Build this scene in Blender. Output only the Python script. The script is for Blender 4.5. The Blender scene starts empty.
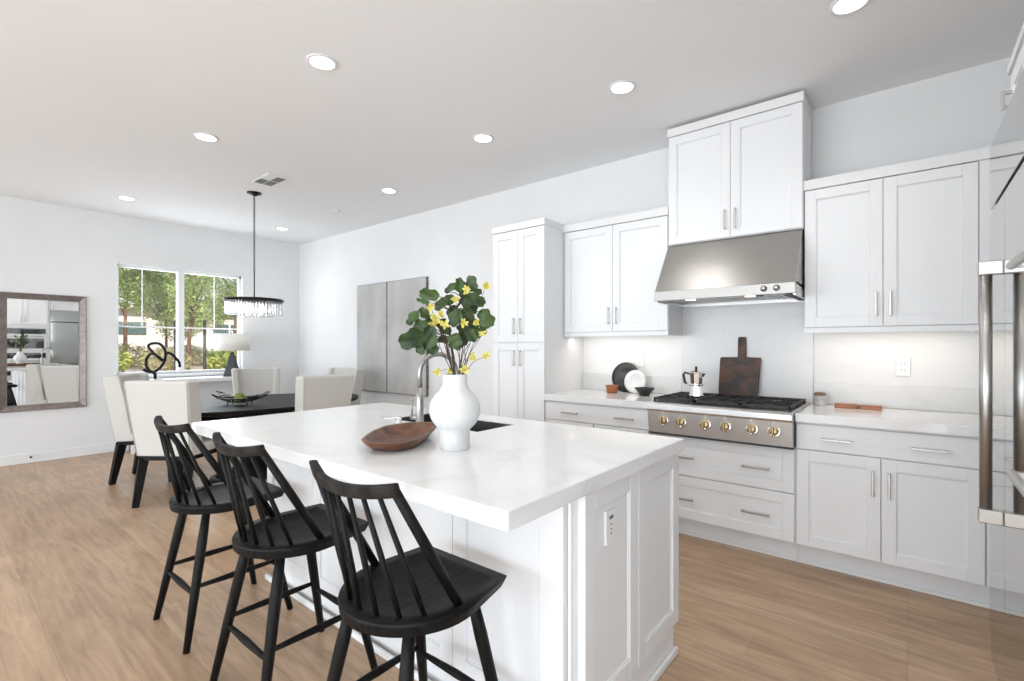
import bpy, math, random
from mathutils import Vector, Matrix
R = random.Random(7)
sc = bpy.context.scene
C = sc.collection
PI = math.pi

# ------------------------------------------------------------------ camera
cd = bpy.data.cameras.new('camera'); cam = bpy.data.objects.new('camera', cd); C.objects.link(cam)
cam.location = (0, 0, 1.31)
cam.rotation_euler = (PI/2, 0, math.radians(39.2))
cd.sensor_width = 36; cd.lens = 485/1024*36; cd.shift_y = 5.5/1024; cd.clip_start = .02; cd.clip_end = 300
sc.camera = cam
# ------------------------------------------------------------------ colour
vs = sc.view_settings
vs.view_transform = 'Standard'; vs.look = 'None'; vs.gamma = 1; vs.use_curve_mapping = False
vs.exposure = 0.58
# ------------------------------------------------------------------ sky
W = bpy.data.worlds.new('sky'); sc.world = W; W.use_nodes = True
bg = W.node_tree.nodes['Background']; bg.inputs[0].default_value = (.80, .90, 1, 1); bg.inputs[1].default_value = 1.0
sl = bpy.data.lights.new('sun', 'SUN'); sl.energy = 4.2; sl.angle = .02; sl.color = (1, .95, .86)
so = bpy.data.objects.new('sun', sl); C.objects.link(so)
so.rotation_euler = Vector((-.72, -.12, -.62)).to_track_quat('-Z', 'Y').to_euler()

def area(name, loc, d, sx, sy, en, col=(1, 1, 1), spread=PI):
    l = bpy.data.lights.new(name, 'AREA'); l.shape = 'RECTANGLE'; l.size = sx; l.size_y = sy; l.energy = en; l.color = col; l.spread = spread
    o = bpy.data.objects.new(name, l); C.objects.link(o); o.location = loc
    o.rotation_euler = Vector(d).to_track_quat('-Z', 'Z' if abs(d[2]) < .9 else 'Y').to_euler(); return o
# daylight by unseen living-side glass doors and the dining window, plus an added fill
area('daylight_doors', (-2.6, -6.12, 1.35), (0, 1, .22), 4.6, 2.3, 170, (.86, .935, 1))
area('daylight_side_doors', (-6.2, -6.12, 1.35), (0, 1, .22), 2.0, 2.3, 60, (.86, .935, 1))
area('added_fill_right', (.90, -2.3, 1.35), (-1, .25, .34), 4.4, 2.3, 120, (.86, .935, 1))  # added fill to brighten the island end; no such door is seen
area('daylight_dining_window', (-7.74, 2.33, 1.64), (1, 0, 0), 1.4, 1.3, 20, (.86, .935, 1))
UC = .9   # under-cabinet strips, watts
area('under_cabinet_light_right', (-.10, 3.70, 1.388), (0, .25, -1), .76, .05, UC, (1, .90, .78))
area('under_cabinet_light_left', (-1.87, 3.70, 1.388), (0, .25, -1), .88, .05, UC, (1, .90, .78))
DL = 9.5   # recessed downlights, watts

# ------------------------------------------------------------------ materials
def mat(name, col, rough=.5, metal=0, **k):
    m = bpy.data.materials.new(name); m.use_nodes = True
    b = m.node_tree.nodes['Principled BSDF']
    b.inputs['Base Color'].default_value = (*col, 1); b.inputs['Roughness'].default_value = rough; b.inputs['Metallic'].default_value = metal
    for a, v in k.items(): b.inputs[a].default_value = v
    return m
def N(m, t, **k):
    n = m.node_tree.nodes.new(t)
    for a, v in k.items(): setattr(n, a, v)
    return n
def noisy(m, c1, c2, scale=5, stretch=(1, 1, 1), detail=4, lo=.35, hi=.65, bump=0, bscale=None, rough=None, distort=0):
    nt = m.node_tree; L = nt.links; b = nt.nodes['Principled BSDF']
    tc = N(m, 'ShaderNodeTexCoord'); mp = N(m, 'ShaderNodeMapping'); mp.inputs['Scale'].default_value = stretch
    L.new(tc.outputs['Object'], mp.inputs[0])
    no = N(m, 'ShaderNodeTexNoise'); no.inputs['Scale'].default_value = scale; no.inputs['Detail'].default_value = detail; no.inputs['Distortion'].default_value = distort
    L.new(mp.outputs[0], no.inputs['Vector'])
    cr = N(m, 'ShaderNodeValToRGB'); cr.color_ramp.elements[0].position = lo; cr.color_ramp.elements[1].position = hi
    cr.color_ramp.elements[0].color = (*c1, 1); cr.color_ramp.elements[1].color = (*c2, 1)
    L.new(no.outputs[0], cr.inputs[0]); L.new(cr.outputs[0], b.inputs['Base Color'])
    if bump:
        bp = N(m, 'ShaderNodeBump'); bp.inputs['Strength'].default_value = bump; bp.inputs['Distance'].default_value = .01
        src = no
        if bscale:
            src = N(m, 'ShaderNodeTexNoise'); src.inputs['Scale'].default_value = bscale; L.new(mp.outputs[0], src.inputs['Vector'])
        L.new(src.outputs[0], bp.inputs['Height']); L.new(bp.outputs[0], b.inputs['Normal'])
    if rough:
        mr = N(m, 'ShaderNodeMapRange'); mr.inputs[3].default_value = rough[0]; mr.inputs[4].default_value = rough[1]
        L.new(no.outputs[0], mr.inputs[0]); L.new(mr.outputs[0], b.inputs['Roughness'])
    return m
M = {}
M['wall'] = noisy(mat('wall_paint', (.70, .70, .69), .75), (.77, .775, .78), (.79, .795, .80), 3, bump=.03, bscale=160)
M['ceil'] = noisy(mat('ceiling_paint', (.74, .74, .74), .85), (.86, .87, .88), (.87, .88, .89), 2, bump=.03, bscale=120)
M['trim'] = mat('trim_paint', (.80, .80, .80), .4)
M['cab'] = mat('cabinet_paint', (.815, .822, .832), .38)
# quartz
q = mat('white_quartz', (.85, .85, .85), .13); q.node_tree.nodes['Principled BSDF'].inputs['Coat Weight'].default_value = .15
noisy(q, (.81, .81, .812), (.70, .70, .70), 2.2, (1, 1, 1), 8, .56, .74, distort=1.6)
M['quartz'] = q
q2 = mat('quartz_splash', (.76, .76, .76), .3); noisy(q2, (.70, .70, .70), (.62, .62, .62), 3, (1, 1, 1), 8, .5, .74, distort=1.4); M['splash'] = q2
st = mat('brushed_steel', (.70, .70, .70), .42, 1); noisy(st, (.70, .70, .70), (.74, .74, .74), 260, (.012, 1, 1), 2, .3, .7); M['steel'] = st
fs = mat('fridge_steel', (.50, .50, .49), .06, 1); M['fridge'] = fs
M['nickel'] = mat('satin_nickel', (.50, .49, .475), .34, 1)
M['chrome'] = mat('polished_chrome', (.85, .85, .86), .06, 1)
M['faucet'] = mat('brushed_faucet_steel', (.40, .39, .37), .36, 1)
M['brass'] = mat('brushed_brass', (.50, .38, .22), .38, 1)
M['iron'] = mat('cast_iron', (.018, .018, .019), .55)
M['sink'] = mat('dark_composite_sink', (.045, .047, .05), .5)
M['blackwood'] = noisy(mat('black_ash_wood', (.02, .02, .02), .5, 0, **{'Specular IOR Level': .16}), (.0035, .0035, .0035), (.011, .0108, .0105), 26, (2.5, .25, 1), 5, .35, .7, bump=.25)
M['blackspin'] = noisy(mat('black_turned_wood', (.02, .02, .02), .5, 0, **{'Specular IOR Level': .16}), (.0035, .0035, .0035), (.011, .0105, .010), 30, (1, 1, .12), 5, .35, .7, bump=.2)
M['railwood'] = noisy(mat('worn_black_wood', (.03, .03, .03), .6, 0, **{'Specular IOR Level': .16}), (.010, .009, .008), (.032, .028, .025), 22, (1, 1, 1), 5, .35, .7, bump=.2)
M['fabric'] = noisy(mat('cream_linen', (.60, .58, .545), .9), (.575, .56, .525), (.635, .62, .585), 220, (1, 1, 1), 2, .3, .7, bump=.12)
M['piping'] = mat('cream_piping', (.52, .49, .44), .9)
M['vase'] = noisy(mat('matt_white_ceramic', (.70, .70, .695), .75), (.68, .68, .675), (.73, .73, .725), 40, bump=.12)
M['doughwood'] = noisy(mat('carved_brown_wood', (.2, .08, .04), .38), (.040, .014, .006), (.20, .072, .028), 14, (1.6, 1, 1), 6, .3, .72, bump=.6)
M['boardwood'] = noisy(mat('dark_cutting_board_wood', (.1, .05, .03), .5), (.018, .008, .005), (.16, .058, .022), 6, (1, 1, 1.6), 8, .40, .80, bump=.25, distort=.8)
M['stickwood'] = noisy(mat('warm_red_wood', (.4, .15, .07), .45), (.33, .12, .055), (.50, .21, .10), 10, (1, 6, 6), 4)
M['terra'] = mat('terracotta', (.36, .12, .045), .6)
M['charcoal'] = mat('charcoal_ceramic', (.022, .023, .024), .35)
M['whiteplate'] = mat('white_plate_ceramic', (.80, .80, .80), .3)
M['stone'] = noisy(mat('grey_marble_jar', (.5, .5, .48), .4), (.32, .32, .31), (.62, .62, .60), 18, detail=6)
M['corkwood'] = mat('brown_wood_lid', (.20, .12, .07), .5)
M['leaf'] = noisy(mat('fig_leaf_green', (.03, .08, .02), .5), (.010, .027, .006), (.055, .115, .018), 12, detail=3)
M['stem'] = mat('brown_stem', (.05, .033, .022), .7)
M['twig'] = mat('pale_twig', (.20, .17, .10), .7)
M['petal'] = noisy(mat('yellow_petal', (.80, .72, .12), .6), (.50, .42, .06), (.72, .66, .20), 60)
M['moss'] = noisy(mat('green_moss', (.2, .24, .06), .9), (.10, .13, .02), (.34, .36, .12), 60, bump=.6)
M['blackmetal'] = mat('blackened_metal', (.012, .012, .013), .4, .6)
M['lampbase'] = mat('dark_slate_lamp_base', (.028, .034, .042), .45)
sh = mat('linen_lamp_shade', (.72, .70, .66), .9); sb = sh.node_tree.nodes['Principled BSDF']
sb.inputs['Emission Color'].default_value = (1, .93, .82, 1); sb.inputs['Emission Strength'].default_value = .06; M['shade'] = sh
M['frame'] = noisy(mat('pewter_frame', (.22, .19, .18), .35, .55), (.20, .17, .16), (.27, .235, .22), 20)
M['mirror'] = mat('mirror_glass', (.93, .94, .94), .01, 1)
M['blackglass'] = mat('black_oven_glass', (.006, .006, .008), .05)
M['outlet'] = mat('white_plastic', (.82, .82, .82), .35)
M['slot'] = mat('dark_slot', (.03, .03, .03), .5)
M['led'] = mat('small_grey_display', (.12, .14, .15), .3)
em = mat('downlight_lens', (1, 1, 1), .5); eb = em.node_tree.nodes['Principled BSDF']; eb.inputs['Emission Color'].default_value = (1, .98, .94, 1); eb.inputs['Emission Strength'].default_value = 10; M['emit'] = em
em = mat('candle_bulb', (1, .9, .7), .5); eb = em.node_tree.nodes['Principled BSDF']; eb.inputs['Emission Color'].default_value = (1, .80, .52, 1); eb.inputs['Emission Strength'].default_value = 2.2; M['bulb'] = em
em = mat('hood_lamp', (1, .8, .6), .5); eb = em.node_tree.nodes['Principled BSDF']; eb.inputs['Emission Color'].default_value = (1, .74, .5, 1); eb.inputs['Emission Strength'].default_value = 2.5; M['hoodlamp'] = em
M['crystal'] = mat('clear_crystal', (.80, .82, .85), .03, 0, **{'Transmission Weight': 1.0, 'IOR': 1.45})
# thin window glass
g = bpy.data.materials.new('window_glass'); g.use_nodes = True; nt = g.node_tree; nt.nodes.clear()
o_ = nt.nodes.new('ShaderNodeOutputMaterial'); mx = nt.nodes.new('ShaderNodeMixShader'); tr = nt.nodes.new('ShaderNodeBsdfTransparent'); gl = nt.nodes.new('ShaderNodeBsdfGlossy'); gl.inputs['Roughness'].default_value = 0
mx.inputs[0].default_value = .06; nt.links.new(tr.outputs[0], mx.inputs[1]); nt.links.new(gl.outputs[0], mx.inputs[2]); nt.links.new(mx.outputs[0], o_.inputs[0]); M['glass'] = g
# floor planks
fl = mat('oak_plank_floor', (.4, .28, .18), .36); nt = fl.node_tree; L = nt.links; b = nt.nodes['Principled BSDF']
tc = N(fl, 'ShaderNodeTexCoord'); br = N(fl, 'ShaderNodeTexBrick'); br.offset = .37; br.offset_frequency = 3; br.squash = 1
br.inputs['Scale'].default_value = 1; br.inputs['Brick Width'].default_value = 1.45; br.inputs['Row Height'].default_value = .185
br.inputs['Mortar Size'].default_value = .0009; br.inputs['Mortar Smooth'].default_value = .1; br.inputs['Bias'].default_value = 0
br.inputs['Color1'].default_value = (.465, .308, .190, 1); br.inputs['Color2'].default_value = (.56, .385, .248, 1); br.inputs['Mortar'].default_value = (.30, .20, .125, 1)
L.new(tc.outputs['Object'], br.inputs['Vector'])
mp = N(fl, 'ShaderNodeMapping'); mp.inputs['Scale'].default_value = (1.0, 9, 1); L.new(tc.outputs['Object'], mp.inputs[0])
no = N(fl, 'ShaderNodeTexNoise'); no.inputs['Scale'].default_value = 2.6; no.inputs['Detail'].default_value = 8; no.inputs['Distortion'].default_value = 1.1; L.new(mp.outputs[0], no.inputs['Vector'])
cr = N(fl, 'ShaderNodeValToRGB'); cr.color_ramp.elements[0].position = .28; cr.color_ramp.elements[0].color = (.70, .68, .66, 1); cr.color_ramp.elements[1].position = .66; cr.color_ramp.elements[1].color = (1.04, 1.04, 1.04, 1); L.new(no.outputs[0], cr.inputs[0])
n2 = N(fl, 'ShaderNodeTexNoise'); n2.inputs['Scale'].default_value = 1.7; n2.inputs['Detail'].default_value = 5; mp2 = N(fl, 'ShaderNodeMapping'); mp2.inputs['Scale'].default_value = (1, 3.2, 1); L.new(tc.outputs['Object'], mp2.inputs[0]); L.new(mp2.outputs[0], n2.inputs['Vector'])
c2 = N(fl, 'ShaderNodeValToRGB'); c2.color_ramp.elements[0].position = .34; c2.color_ramp.elements[0].color = (.84, .83, .83, 1); c2.color_ramp.elements[1].position = .60; c2.color_ramp.elements[1].color = (1.04, 1.04, 1.04, 1); L.new(n2.outputs[0], c2.inputs[0])
m0 = N(fl, 'ShaderNodeMix', data_type='RGBA', blend_type='MULTIPLY'); m0.inputs[0].default_value = 1; L.new(cr.outputs[0], m0.inputs[6]); L.new(c2.outputs[0], m0.inputs[7])
ml = N(fl, 'ShaderNodeMix', data_type='RGBA', blend_type='MULTIPLY'); ml.inputs[0].default_value = 1; L.new(br.outputs[0], ml.inputs[6]); L.new(m0.outputs[2], ml.inputs[7]); L.new(ml.outputs[2], b.inputs['Base Color'])
M['floor'] = fl
# concrete art
ar = mat('weathered_grey_panel', (.4, .39, .37), .7); noisy(ar, (.38, .375, .365), (.54, .53, .515), 3.2, (1, 1, .5), 7, .3, .7, bump=.1); M['art'] = ar
M['artedge'] = noisy(mat('rusted_edge', (.1, .1, .09), .8), (.05, .05, .048), (.26, .25, .24), 24, detail=6)
# outdoors
M['ground'] = noisy(mat('garden_ground', (.3, .2, .15), .9), (.26, .17, .12), (.42, .36, .30), 1.2, detail=6)
M['pave'] = mat('grey_paving', (.22, .21, .20), .9)
M['lot'] = mat('pale_render', (.56, .51, .47), .9)
M['bldwin'] = mat('building_window', (.05, .09, .085), .5)
M['bark'] = noisy(mat('reddish_bark', (.16, .09, .06), .9), (.10, .055, .035), (.24, .13, .08), 6, (1, 1, .3))
M['treeleaf'] = noisy(mat('tree_leaf', (.15, .2, .05), .6), (.15, .22, .05), (.42, .50, .16), 1.3, detail=3)
M['shrubleaf'] = noisy(mat('shrub_leaf', (.2, .3, .05), .7), (.16, .26, .05), (.50, .52, .13), 1.1, detail=3)
M['shrubleaf2'] = noisy(mat('tall_grass_leaf', (.4, .35, .15), .7), (.28, .27, .09), (.55, .48, .24), 2, detail=3)
M['postdark'] = mat('dark_steel_post', (.008, .009, .01), .9)

# ------------------------------------------------------------------ mesh builder
class MB:
    def __init__(s, fr=None): s.v = []; s.f = []; s.sm = []; s.fr = fr
    def add(s, vs_, fs_, smooth=False):
        n = len(s.v); s.v += [tuple(s.fr(*v)) if s.fr else tuple(v) for v in vs_]
        s.f += [tuple(n+i for i in f) for f in fs_]; s.sm += [smooth]*len(fs_); return s
    def box(s, x0, x1, y0, y1, z0, z1):
        return s.add([(x0, y0, z0), (x1, y0, z0), (x1, y1, z0), (x0, y1, z0), (x0, y0, z1), (x1, y0, z1), (x1, y1, z1), (x0, y1, z1)],
                     [(0, 3, 2, 1), (4, 5, 6, 7), (0, 1, 5, 4), (1, 2, 6, 5), (2, 3, 7, 6), (3, 0, 4, 7)])
    def tube(s, pts, rad, n=12, smooth=True, flat=None, cap=True):
        pts = [Vector(p) for p in pts]; m = len(pts)
        if not hasattr(rad, '__len__'): rad = [rad]*m
        vs_, fs_ = [], []; pu = None
        for i, p in enumerate(pts):
            t = (pts[min(i+1, m-1)]-pts[max(i-1, 0)]).normalized()
            if pu is None: pu = t.orthogonal().normalized() if abs(t.z) > .95 or flat is None else Vector(flat)
            u = (pu-t*pu.dot(t)).normalized(); pu = u; w = t.cross(u)
            r = rad[i]; r = (r, r) if not hasattr(r, '__len__') else r
            for k in range(n):
                a = 2*PI*(k+.5)/n; vs_.append(p+u*math.cos(a)*r[0]+w*math.sin(a)*r[1])
        for i in range(m-1):
            for k in range(n):
                k2 = (k+1) % n; fs_.append((i*n+k, i*n+k2, (i+1)*n+k2, (i+1)*n+k))
        if cap: fs_ += [tuple(range(n))[::-1], tuple(range((m-1)*n, m*n))]
        return s.add(vs_, fs_, smooth)
    def lathe(s, c, prof, n=32, ax=(0, 0, 1), smooth=True, sx=1, sy=1):
        c = Vector(c); ax = Vector(ax).normalized(); q_ = Vector((0, 0, 1)).rotation_difference(ax)
        vs_, fs_ = [], []; m = len(prof)
        for r, z in prof:
            for k in range(n):
                a = 2*PI*k/n; vs_.append(c+q_ @ Vector((r*math.cos(a)*sx, r*math.sin(a)*sy, z)))
        for i in range(m-1):
            for k in range(n):
                k2 = (k+1) % n; fs_.append((i*n+k, i*n+k2, (i+1)*n+k2, (i+1)*n+k))
        if prof[0][0] > 1e-4: fs_.append(tuple(range(n))[::-1])
        if prof[-1][0] > 1e-4: fs_.append(tuple(range((m-1)*n, m*n)))
        return s.add(vs_, fs_, smooth)
    def prism(s, poly, z0, z1):   # poly in xy
        n = len(poly)
        return s.add([(x, y, z0) for x, y in poly]+[(x, y, z1) for x, y in poly],
                     [tuple(range(n))[::-1], tuple(range(n, 2*n))]+[(k, (k+1) % n, n+(k+1) % n, n+k) for k in range(n)])
    def extrude_x(s, poly, x0, x1):  # poly in yz
        n = len(poly)
        return s.add([(x0, y, z) for y, z in poly]+[(x1, y, z) for y, z in poly],
                     [tuple(range(n)), tuple(range(n, 2*n))[::-1]]+[(k, n+k, n+(k+1) % n, (k+1) % n) for k in range(n)])
ORG = {}
def part(name, mb, m, parent=None, bevel=0, seg=2, world=True, **k):
    me = bpy.data.meshes.new(name)
    o = bpy.data.objects.new(name, me)
    org = Vector(ORG.get(parent.name, (0, 0, 0))) if parent and world else Vector((0, 0, 0))
    me.from_pydata([Vector(v)-org for v in mb.v], [], mb.f)
    for p, sm in zip(me.polygons, mb.sm): p.use_smooth = sm
    me.materials.append(M[m] if isinstance(m, str) else m)
    import bmesh
    bm = bmesh.new(); bm.from_mesh(me); bmesh.ops.recalc_face_normals(bm, faces=bm.faces); bm.to_mesh(me); bm.free()
    C.objects.link(o)
    if parent: o.parent = parent; ORG[o.name] = tuple(org)
    if bevel:
        md = o.modifiers.new('bevel', 'BEVEL'); md.width = bevel; md.segments = seg; md.limit_method = 'ANGLE'; md.angle_limit = math.radians(40)
    for a, v in k.items(): o[a] = v
    return o
def thing(name, label, cat, loc, group=None, rz=0):
    o = bpy.data.objects.new(name, None); C.objects.link(o); o.location = loc; o.rotation_euler = (0, 0, rz); o.empty_display_size = .1
    o['label'] = label; o['category'] = cat
    if group: o['group'] = group
    ORG[o.name] = tuple(loc); return o
def solo(name, mb, m, label, cat, org, bevel=0, group=None, **k):
    """a thing that is one mesh, its origin at org"""
    mb.v = [tuple(Vector(v)-Vector(org)) for v in mb.v]
    o = part(name, mb, m, None, bevel, **k); o.location = org; o['label'] = label; o['category'] = cat
    if group: o['group'] = group
    return o
def struct(name, mb, m, bevel=0, parent=None):
    o = part(name, mb, m, parent, bevel)
    if not parent: o['kind'] = 'structure'
    return o
def copy_tree(o, parent=None, loc=None):
    c = o.copy(); C.objects.link(c)
    if parent: c.parent = parent
    if loc is not None: c.location = loc
    for ch in list(o.children): copy_tree(ch, c)
    return c
def fS(x, y, z): return (x, y, z)

# ------------------------------------------------------------------ room shell
XF, XR, YN, YK, H = -7.65, .97, -6.2, 3.92, 2.95
struct('floor', MB().box(XF-.15, XR+.12, YN-.12, YK+.12, -.12, 0), 'floor')
struct('ceiling', MB().box(XF-.15, XR+.12, YN-.12, YK+.12, H, H+.14), 'ceil')
WY0, WY1, WZ0, WZ1 = 1.565, 3.05, .94, 2.345
m = MB(); m.box(XF-.15, XF, YN-.12, WY0, 0, H); m.box(XF-.15, XF, WY1, YK+.12, 0, H); m.box(XF-.15, XF, WY0, WY1, 0, WZ0); m.box(XF-.15, XF, WY0, WY1, WZ1, H)
struct('wall_far', m, 'wall')
struct('wall_kitchen', MB().box(XF, XR, YK, YK+.12, 0, H), 'wall')
m = MB(); m.box(XR, XR+.12, .02, YK+.12, 0, H); m.box(XR, XR+.12, YN-.12, -4.62, 0, H); m.box(XR, XR+.12, -4.62, .02, 2.52, H); struct('wall_right', m, 'wall')
m = MB(); x0, x1 = XR+.03, XR+.10
for a, b2 in ((-4.62, -4.56), (-2.34, -2.26), (-.04, .02)): m.box(x0, x1, a, b2, 0, 2.52)
m.box(x0, x1, -4.62, .02, 2.46, 2.52); m.box(x0, x1, -4.62, .02, 0, .05)
d = struct('door_3', m, 'trim'); part('glass_pane', MB().box(XR+.06, XR+.067, -4.56, -.04, .05, 2.46), 'glass', d)  # unseen glass door, added as an opening for the right-hand fill
m = MB()
for a, b2 in ((XF, -7.3), (-5.1, -4.95), (-.25, XR)): m.box(a, b2, YN-.12, YN, 0, H)
m.box(-7.3, -.25, YN-.12, YN, 2.52, H); struct('wall_near', m, 'wall')
struct('baseboard_far', MB().box(XF, XF+.014, YN, YK, 0, .105).box(XF+.014, XF+.022, YN, YK, 0, .02), 'trim', .003)
struct('baseboard_kitchen', MB().box(XF+.014, -2.93, YK-.014, YK, 0, .105), 'trim', .003)
struct('baseboard_near', MB().box(-.25, XR, YN, YN+.014, 0, .105), 'trim', .003)
# near glass doors (behind the camera)
for i, (a, b2) in enumerate(((-7.3, -5.1), (-4.95, -.25))):
    m = MB(); y0, y1 = YN-.10, YN-.03
    m.box(a, a+.06, y0, y1, 0, 2.52); m.box(b2-.06, b2, y0, y1, 0, 2.52); m.box(a, b2, y0, y1, 2.46, 2.52); m.box(a, b2, y0, y1, 0, .05)
    c = (a+b2)/2; m.box(c-.04, c+.04, y0, y1, 0, 2.5)
    d = struct('door_%d' % (i+1), m, 'trim')
    p = MB().box(a+.06, b2-.06, YN-.075, YN-.068, .05, 2.46); part('glass_pane', p, 'glass', d)
# dining window
m = MB(); x0, x1 = XF-.11, XF-.04; f = .035
m.box(x0, x1, WY0, WY0+f, WZ0, WZ1); m.box(x0, x1, WY1-f, WY1, WZ0, WZ1); m.box(x0, x1, WY0, WY1, WZ1-f, WZ1); m.box(x0, x1, WY0, WY1, WZ0, WZ0+f)
m.box(x0, x1+.02, 2.235, 2.31, WZ0, WZ1)
m.box(x0-.01, x1+.045, WY0-.0, WY0+.012, WZ0, WZ1)
w = struct('window_1', m, 'trim', .003)
mz = 1.56
m = MB(); m.box(x0+.02, x0+.04, WY0+f, 2.235, mz-.009, mz+.009); m.box(x0+.02, x0+.04, 2.31, WY1-f, mz-.009, mz+.009)
m.box(x0+.024, x0+.034, 1.849, 1.857, mz, WZ1-f); m.box(x0+.024, x0+.034, 2.696, 2.704, mz, WZ1-f)
part('muntin', m, 'trim', w)
part('glass_pane', MB().box(x0+.028, x0+.032, WY0+f, 2.235, WZ0+f, WZ1-f), 'glass', w); part('glass_pane', MB().box(x0+.028, x0+.032, 2.31, WY1-f, WZ0+f, WZ1-f), 'glass', w)
part('window_sill', MB().box(XF-.04, XF+.03, WY0-.03, WY1+.03, WZ0-.035, WZ0), 'trim', w, .004)

# ------------------------------------------------------------------ shaker door / handles
def FY(y):   # frame facing -Y : (a, out, z)
    return lambda a, o, z: (a, y-o, z)
def FXp(x):  # facing +X
    return lambda a, o, z: (x+o, a, z)
def FXm(x):
    return lambda a, o, z: (x-o, a, z)
def FYp(y):
    return lambda a, o, z: (a, y+o, z)
def shaker(fr, a0, a1, z0, z1, t=.02, rail=.062, g=.0015):
    a0 += g; a1 -= g; z0 += g; z1 -= g
    m = MB(fr); m.box(a0+.01, a1-.01, 0, t-.009, z0+.01, z1-.01)
    m.box(a0, a0+rail, 0, t, z0, z1); m.box(a1-rail, a1, 0, t, z0, z1); m.box(a0+rail, a1-rail, 0, t, z1-rail, z1); m.box(a0+rail, a1-rail, 0, t, z0, z0+rail)
    # small bead around the recess
    i0, i1, j0, j1 = a0+rail, a1-rail, z0+rail, z1-rail; e = .006
    m.box(i0, i0+e, 0, t-.005, j0, j1); m.box(i1-e, i1, 0, t-.005, j0, j1); m.box(i0, i1, 0, t-.005, j0, j0+e); m.box(i0, i1, 0, t-.005, j1-e, j1)
    return m
def slab(fr, a0, a1, z0, z1, t=.02, g=.0015):
    return MB(fr).box(a0+g, a1-g, 0, t, z0+g, z1-g)
def pull(fr, a, z, ln=.14, vert=True, t=.02, out=.03, r=.0055):
    m = MB(fr); h = ln/2
    if vert:
        m.box(a-r, a+r, t+out-2*r, t+out, z-h, z+h)
        for s in (-1, 1): m.box(a-r, a+r, t-.001, t+out-r, z+s*(h-.010)-r, z+s*(h-.010)+r)
    else:
        m.box(a-h, a+h, t+out-2*r, t+out, z-r, z+r)
        for s in (-1, 1): m.box(a+s*(h-.010)-r, a+s*(h-.010)+r, t-.001, t+out-r, z-r, z+r)
    return m
def add_door(root, fr, a0, a1, z0, z1, hd=None, hz=None, name='door', hv=True, hs=None, ln=.14, flat=False):
    d = part(name, (slab if flat else shaker)(fr, a0, a1, z0, z1), 'cab', root, .0015, 1)
    if hd is not None: part('handle', pull(fr, hd, hz, ln, hv), 'nickel', d, .002, 2)
    for h in (hs or []): part('handle', pull(fr, h, hz, ln, False), 'nickel', d, .002, 2)
    return d
BF = 3.30   # base fronts (door outer face), body face 3.32
# pantry
px0, px1 = -2.905, -2.337; pf = 3.29
t = thing('pantry_cabinet', 'tall white pantry cabinet with four doors at the left end of the kitchen run', 'cabinet', ((px0+px1)/2, 3.6, 0))
part('body', MB().box(px0, px1, pf+.02, YK-.002, .10, 2.32), 'cab', t, .001, 1)
part('toe_kick', MB().box(px0, px1, 3.39, YK-.002, 0, .10), 'cab', t)
pm = (px0+px1)/2; fr = FY(pf+.02)
for a0, a1, h in ((px0, pm, pm-.036), (pm, px1, pm+.036)):
    add_door(t, fr, a0, a1, 1.343, 2.315, h, 1.482); add_door(t, fr, a0, a1, .11, 1.337, h, 1.205)
part('crown', MB().box(px0-.006, px1+.006, pf-.006, YK-.002, 2.32, 2.375), 'trim', t, .002)
# base cabinet left
def base_body(t, x0, x1):
    part('body', MB().box(x0, x1, BF+.02, YK-.002, .13, .862), 'cab', t)
    part('toe_kick', MB().box(x0, x1, 3.39, YK-.002, 0, .13).box(x0, x1, 3.378, 3.39, 0, .018), 'cab', t)
fr = FY(BF+.02)
t = thing('base_cabinet', 'white base cabinet with one wide two-handled drawer between pantry and range', 'cabinet', (-1.875, 3.6, 0))
base_body(t, -2.335, -1.420); add_door(t, fr, -2.333, -1.424, .71, .852, None, .775, 'drawer', hs=[-2.092, -1.62], ln=.15, flat=True)
add_door(t, fr, -2.333, -1.880, .135, .706, -1.915, .56); add_door(t, fr, -1.876, -1.424, .135, .706, -1.84, .56)
# range drawers
t = thing('base_cabinet', 'white base cabinet with two deep drawers directly under the gas rangetop', 'cabinet', (-.967, 3.6, 0))
part('body', MB().box(-1.418, -.518, BF+.02, YK-.002, .13, .70), 'cab', t)
part('toe_kick', MB().box(-1.418, -.518, 3.39, YK-.002, 0, .13).box(-1.418, -.518, 3.378, 3.39, 0, .018), 'cab', t)
add_door(t, fr, -1.414, -.522, .43, .695, None, .555, 'drawer', hs=[-1.19, -.732], ln=.16); add_door(t, fr, -1.414, -.522, .135, .426, None, .273, 'drawer', hs=[-1.19, -.732], ln=.16)
# base cabinet right
t = thing('base_cabinet', 'white base cabinet with one wide drawer above two doors, right of the range', 'cabinet', (-.1, 3.6, 0))
base_body(t, -.516, .40); part('filler', MB().box(.30, .40, BF+.004, BF+.02, .13, .86), 'cab', t)
add_door(t, fr, -.512, .296, .704, .852, None, .775, 'drawer', hs=[-.312, .09], ln=.15, flat=True)
add_door(t, fr, -.512, -.112, .135, .700, -.147, .56); add_door(t, fr, -.110, .296, .135, .700, -.076, .56)
# worktops
solo('countertop', MB().box(-2.335, -1.420, 3.27, YK-.001, .864, .914), 'quartz', 'white quartz counter slab carrying the dishes, between pantry and range', 'countertop', (-1.88, 3.6, .864), .003)
solo('countertop', MB().box(-.514, XR-.002, 3.27, YK-.001, .864, .914), 'quartz', 'white quartz counter slab with wooden sticks on it, right of the range', 'countertop', (.1, 3.6, .864), .003)
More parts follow.
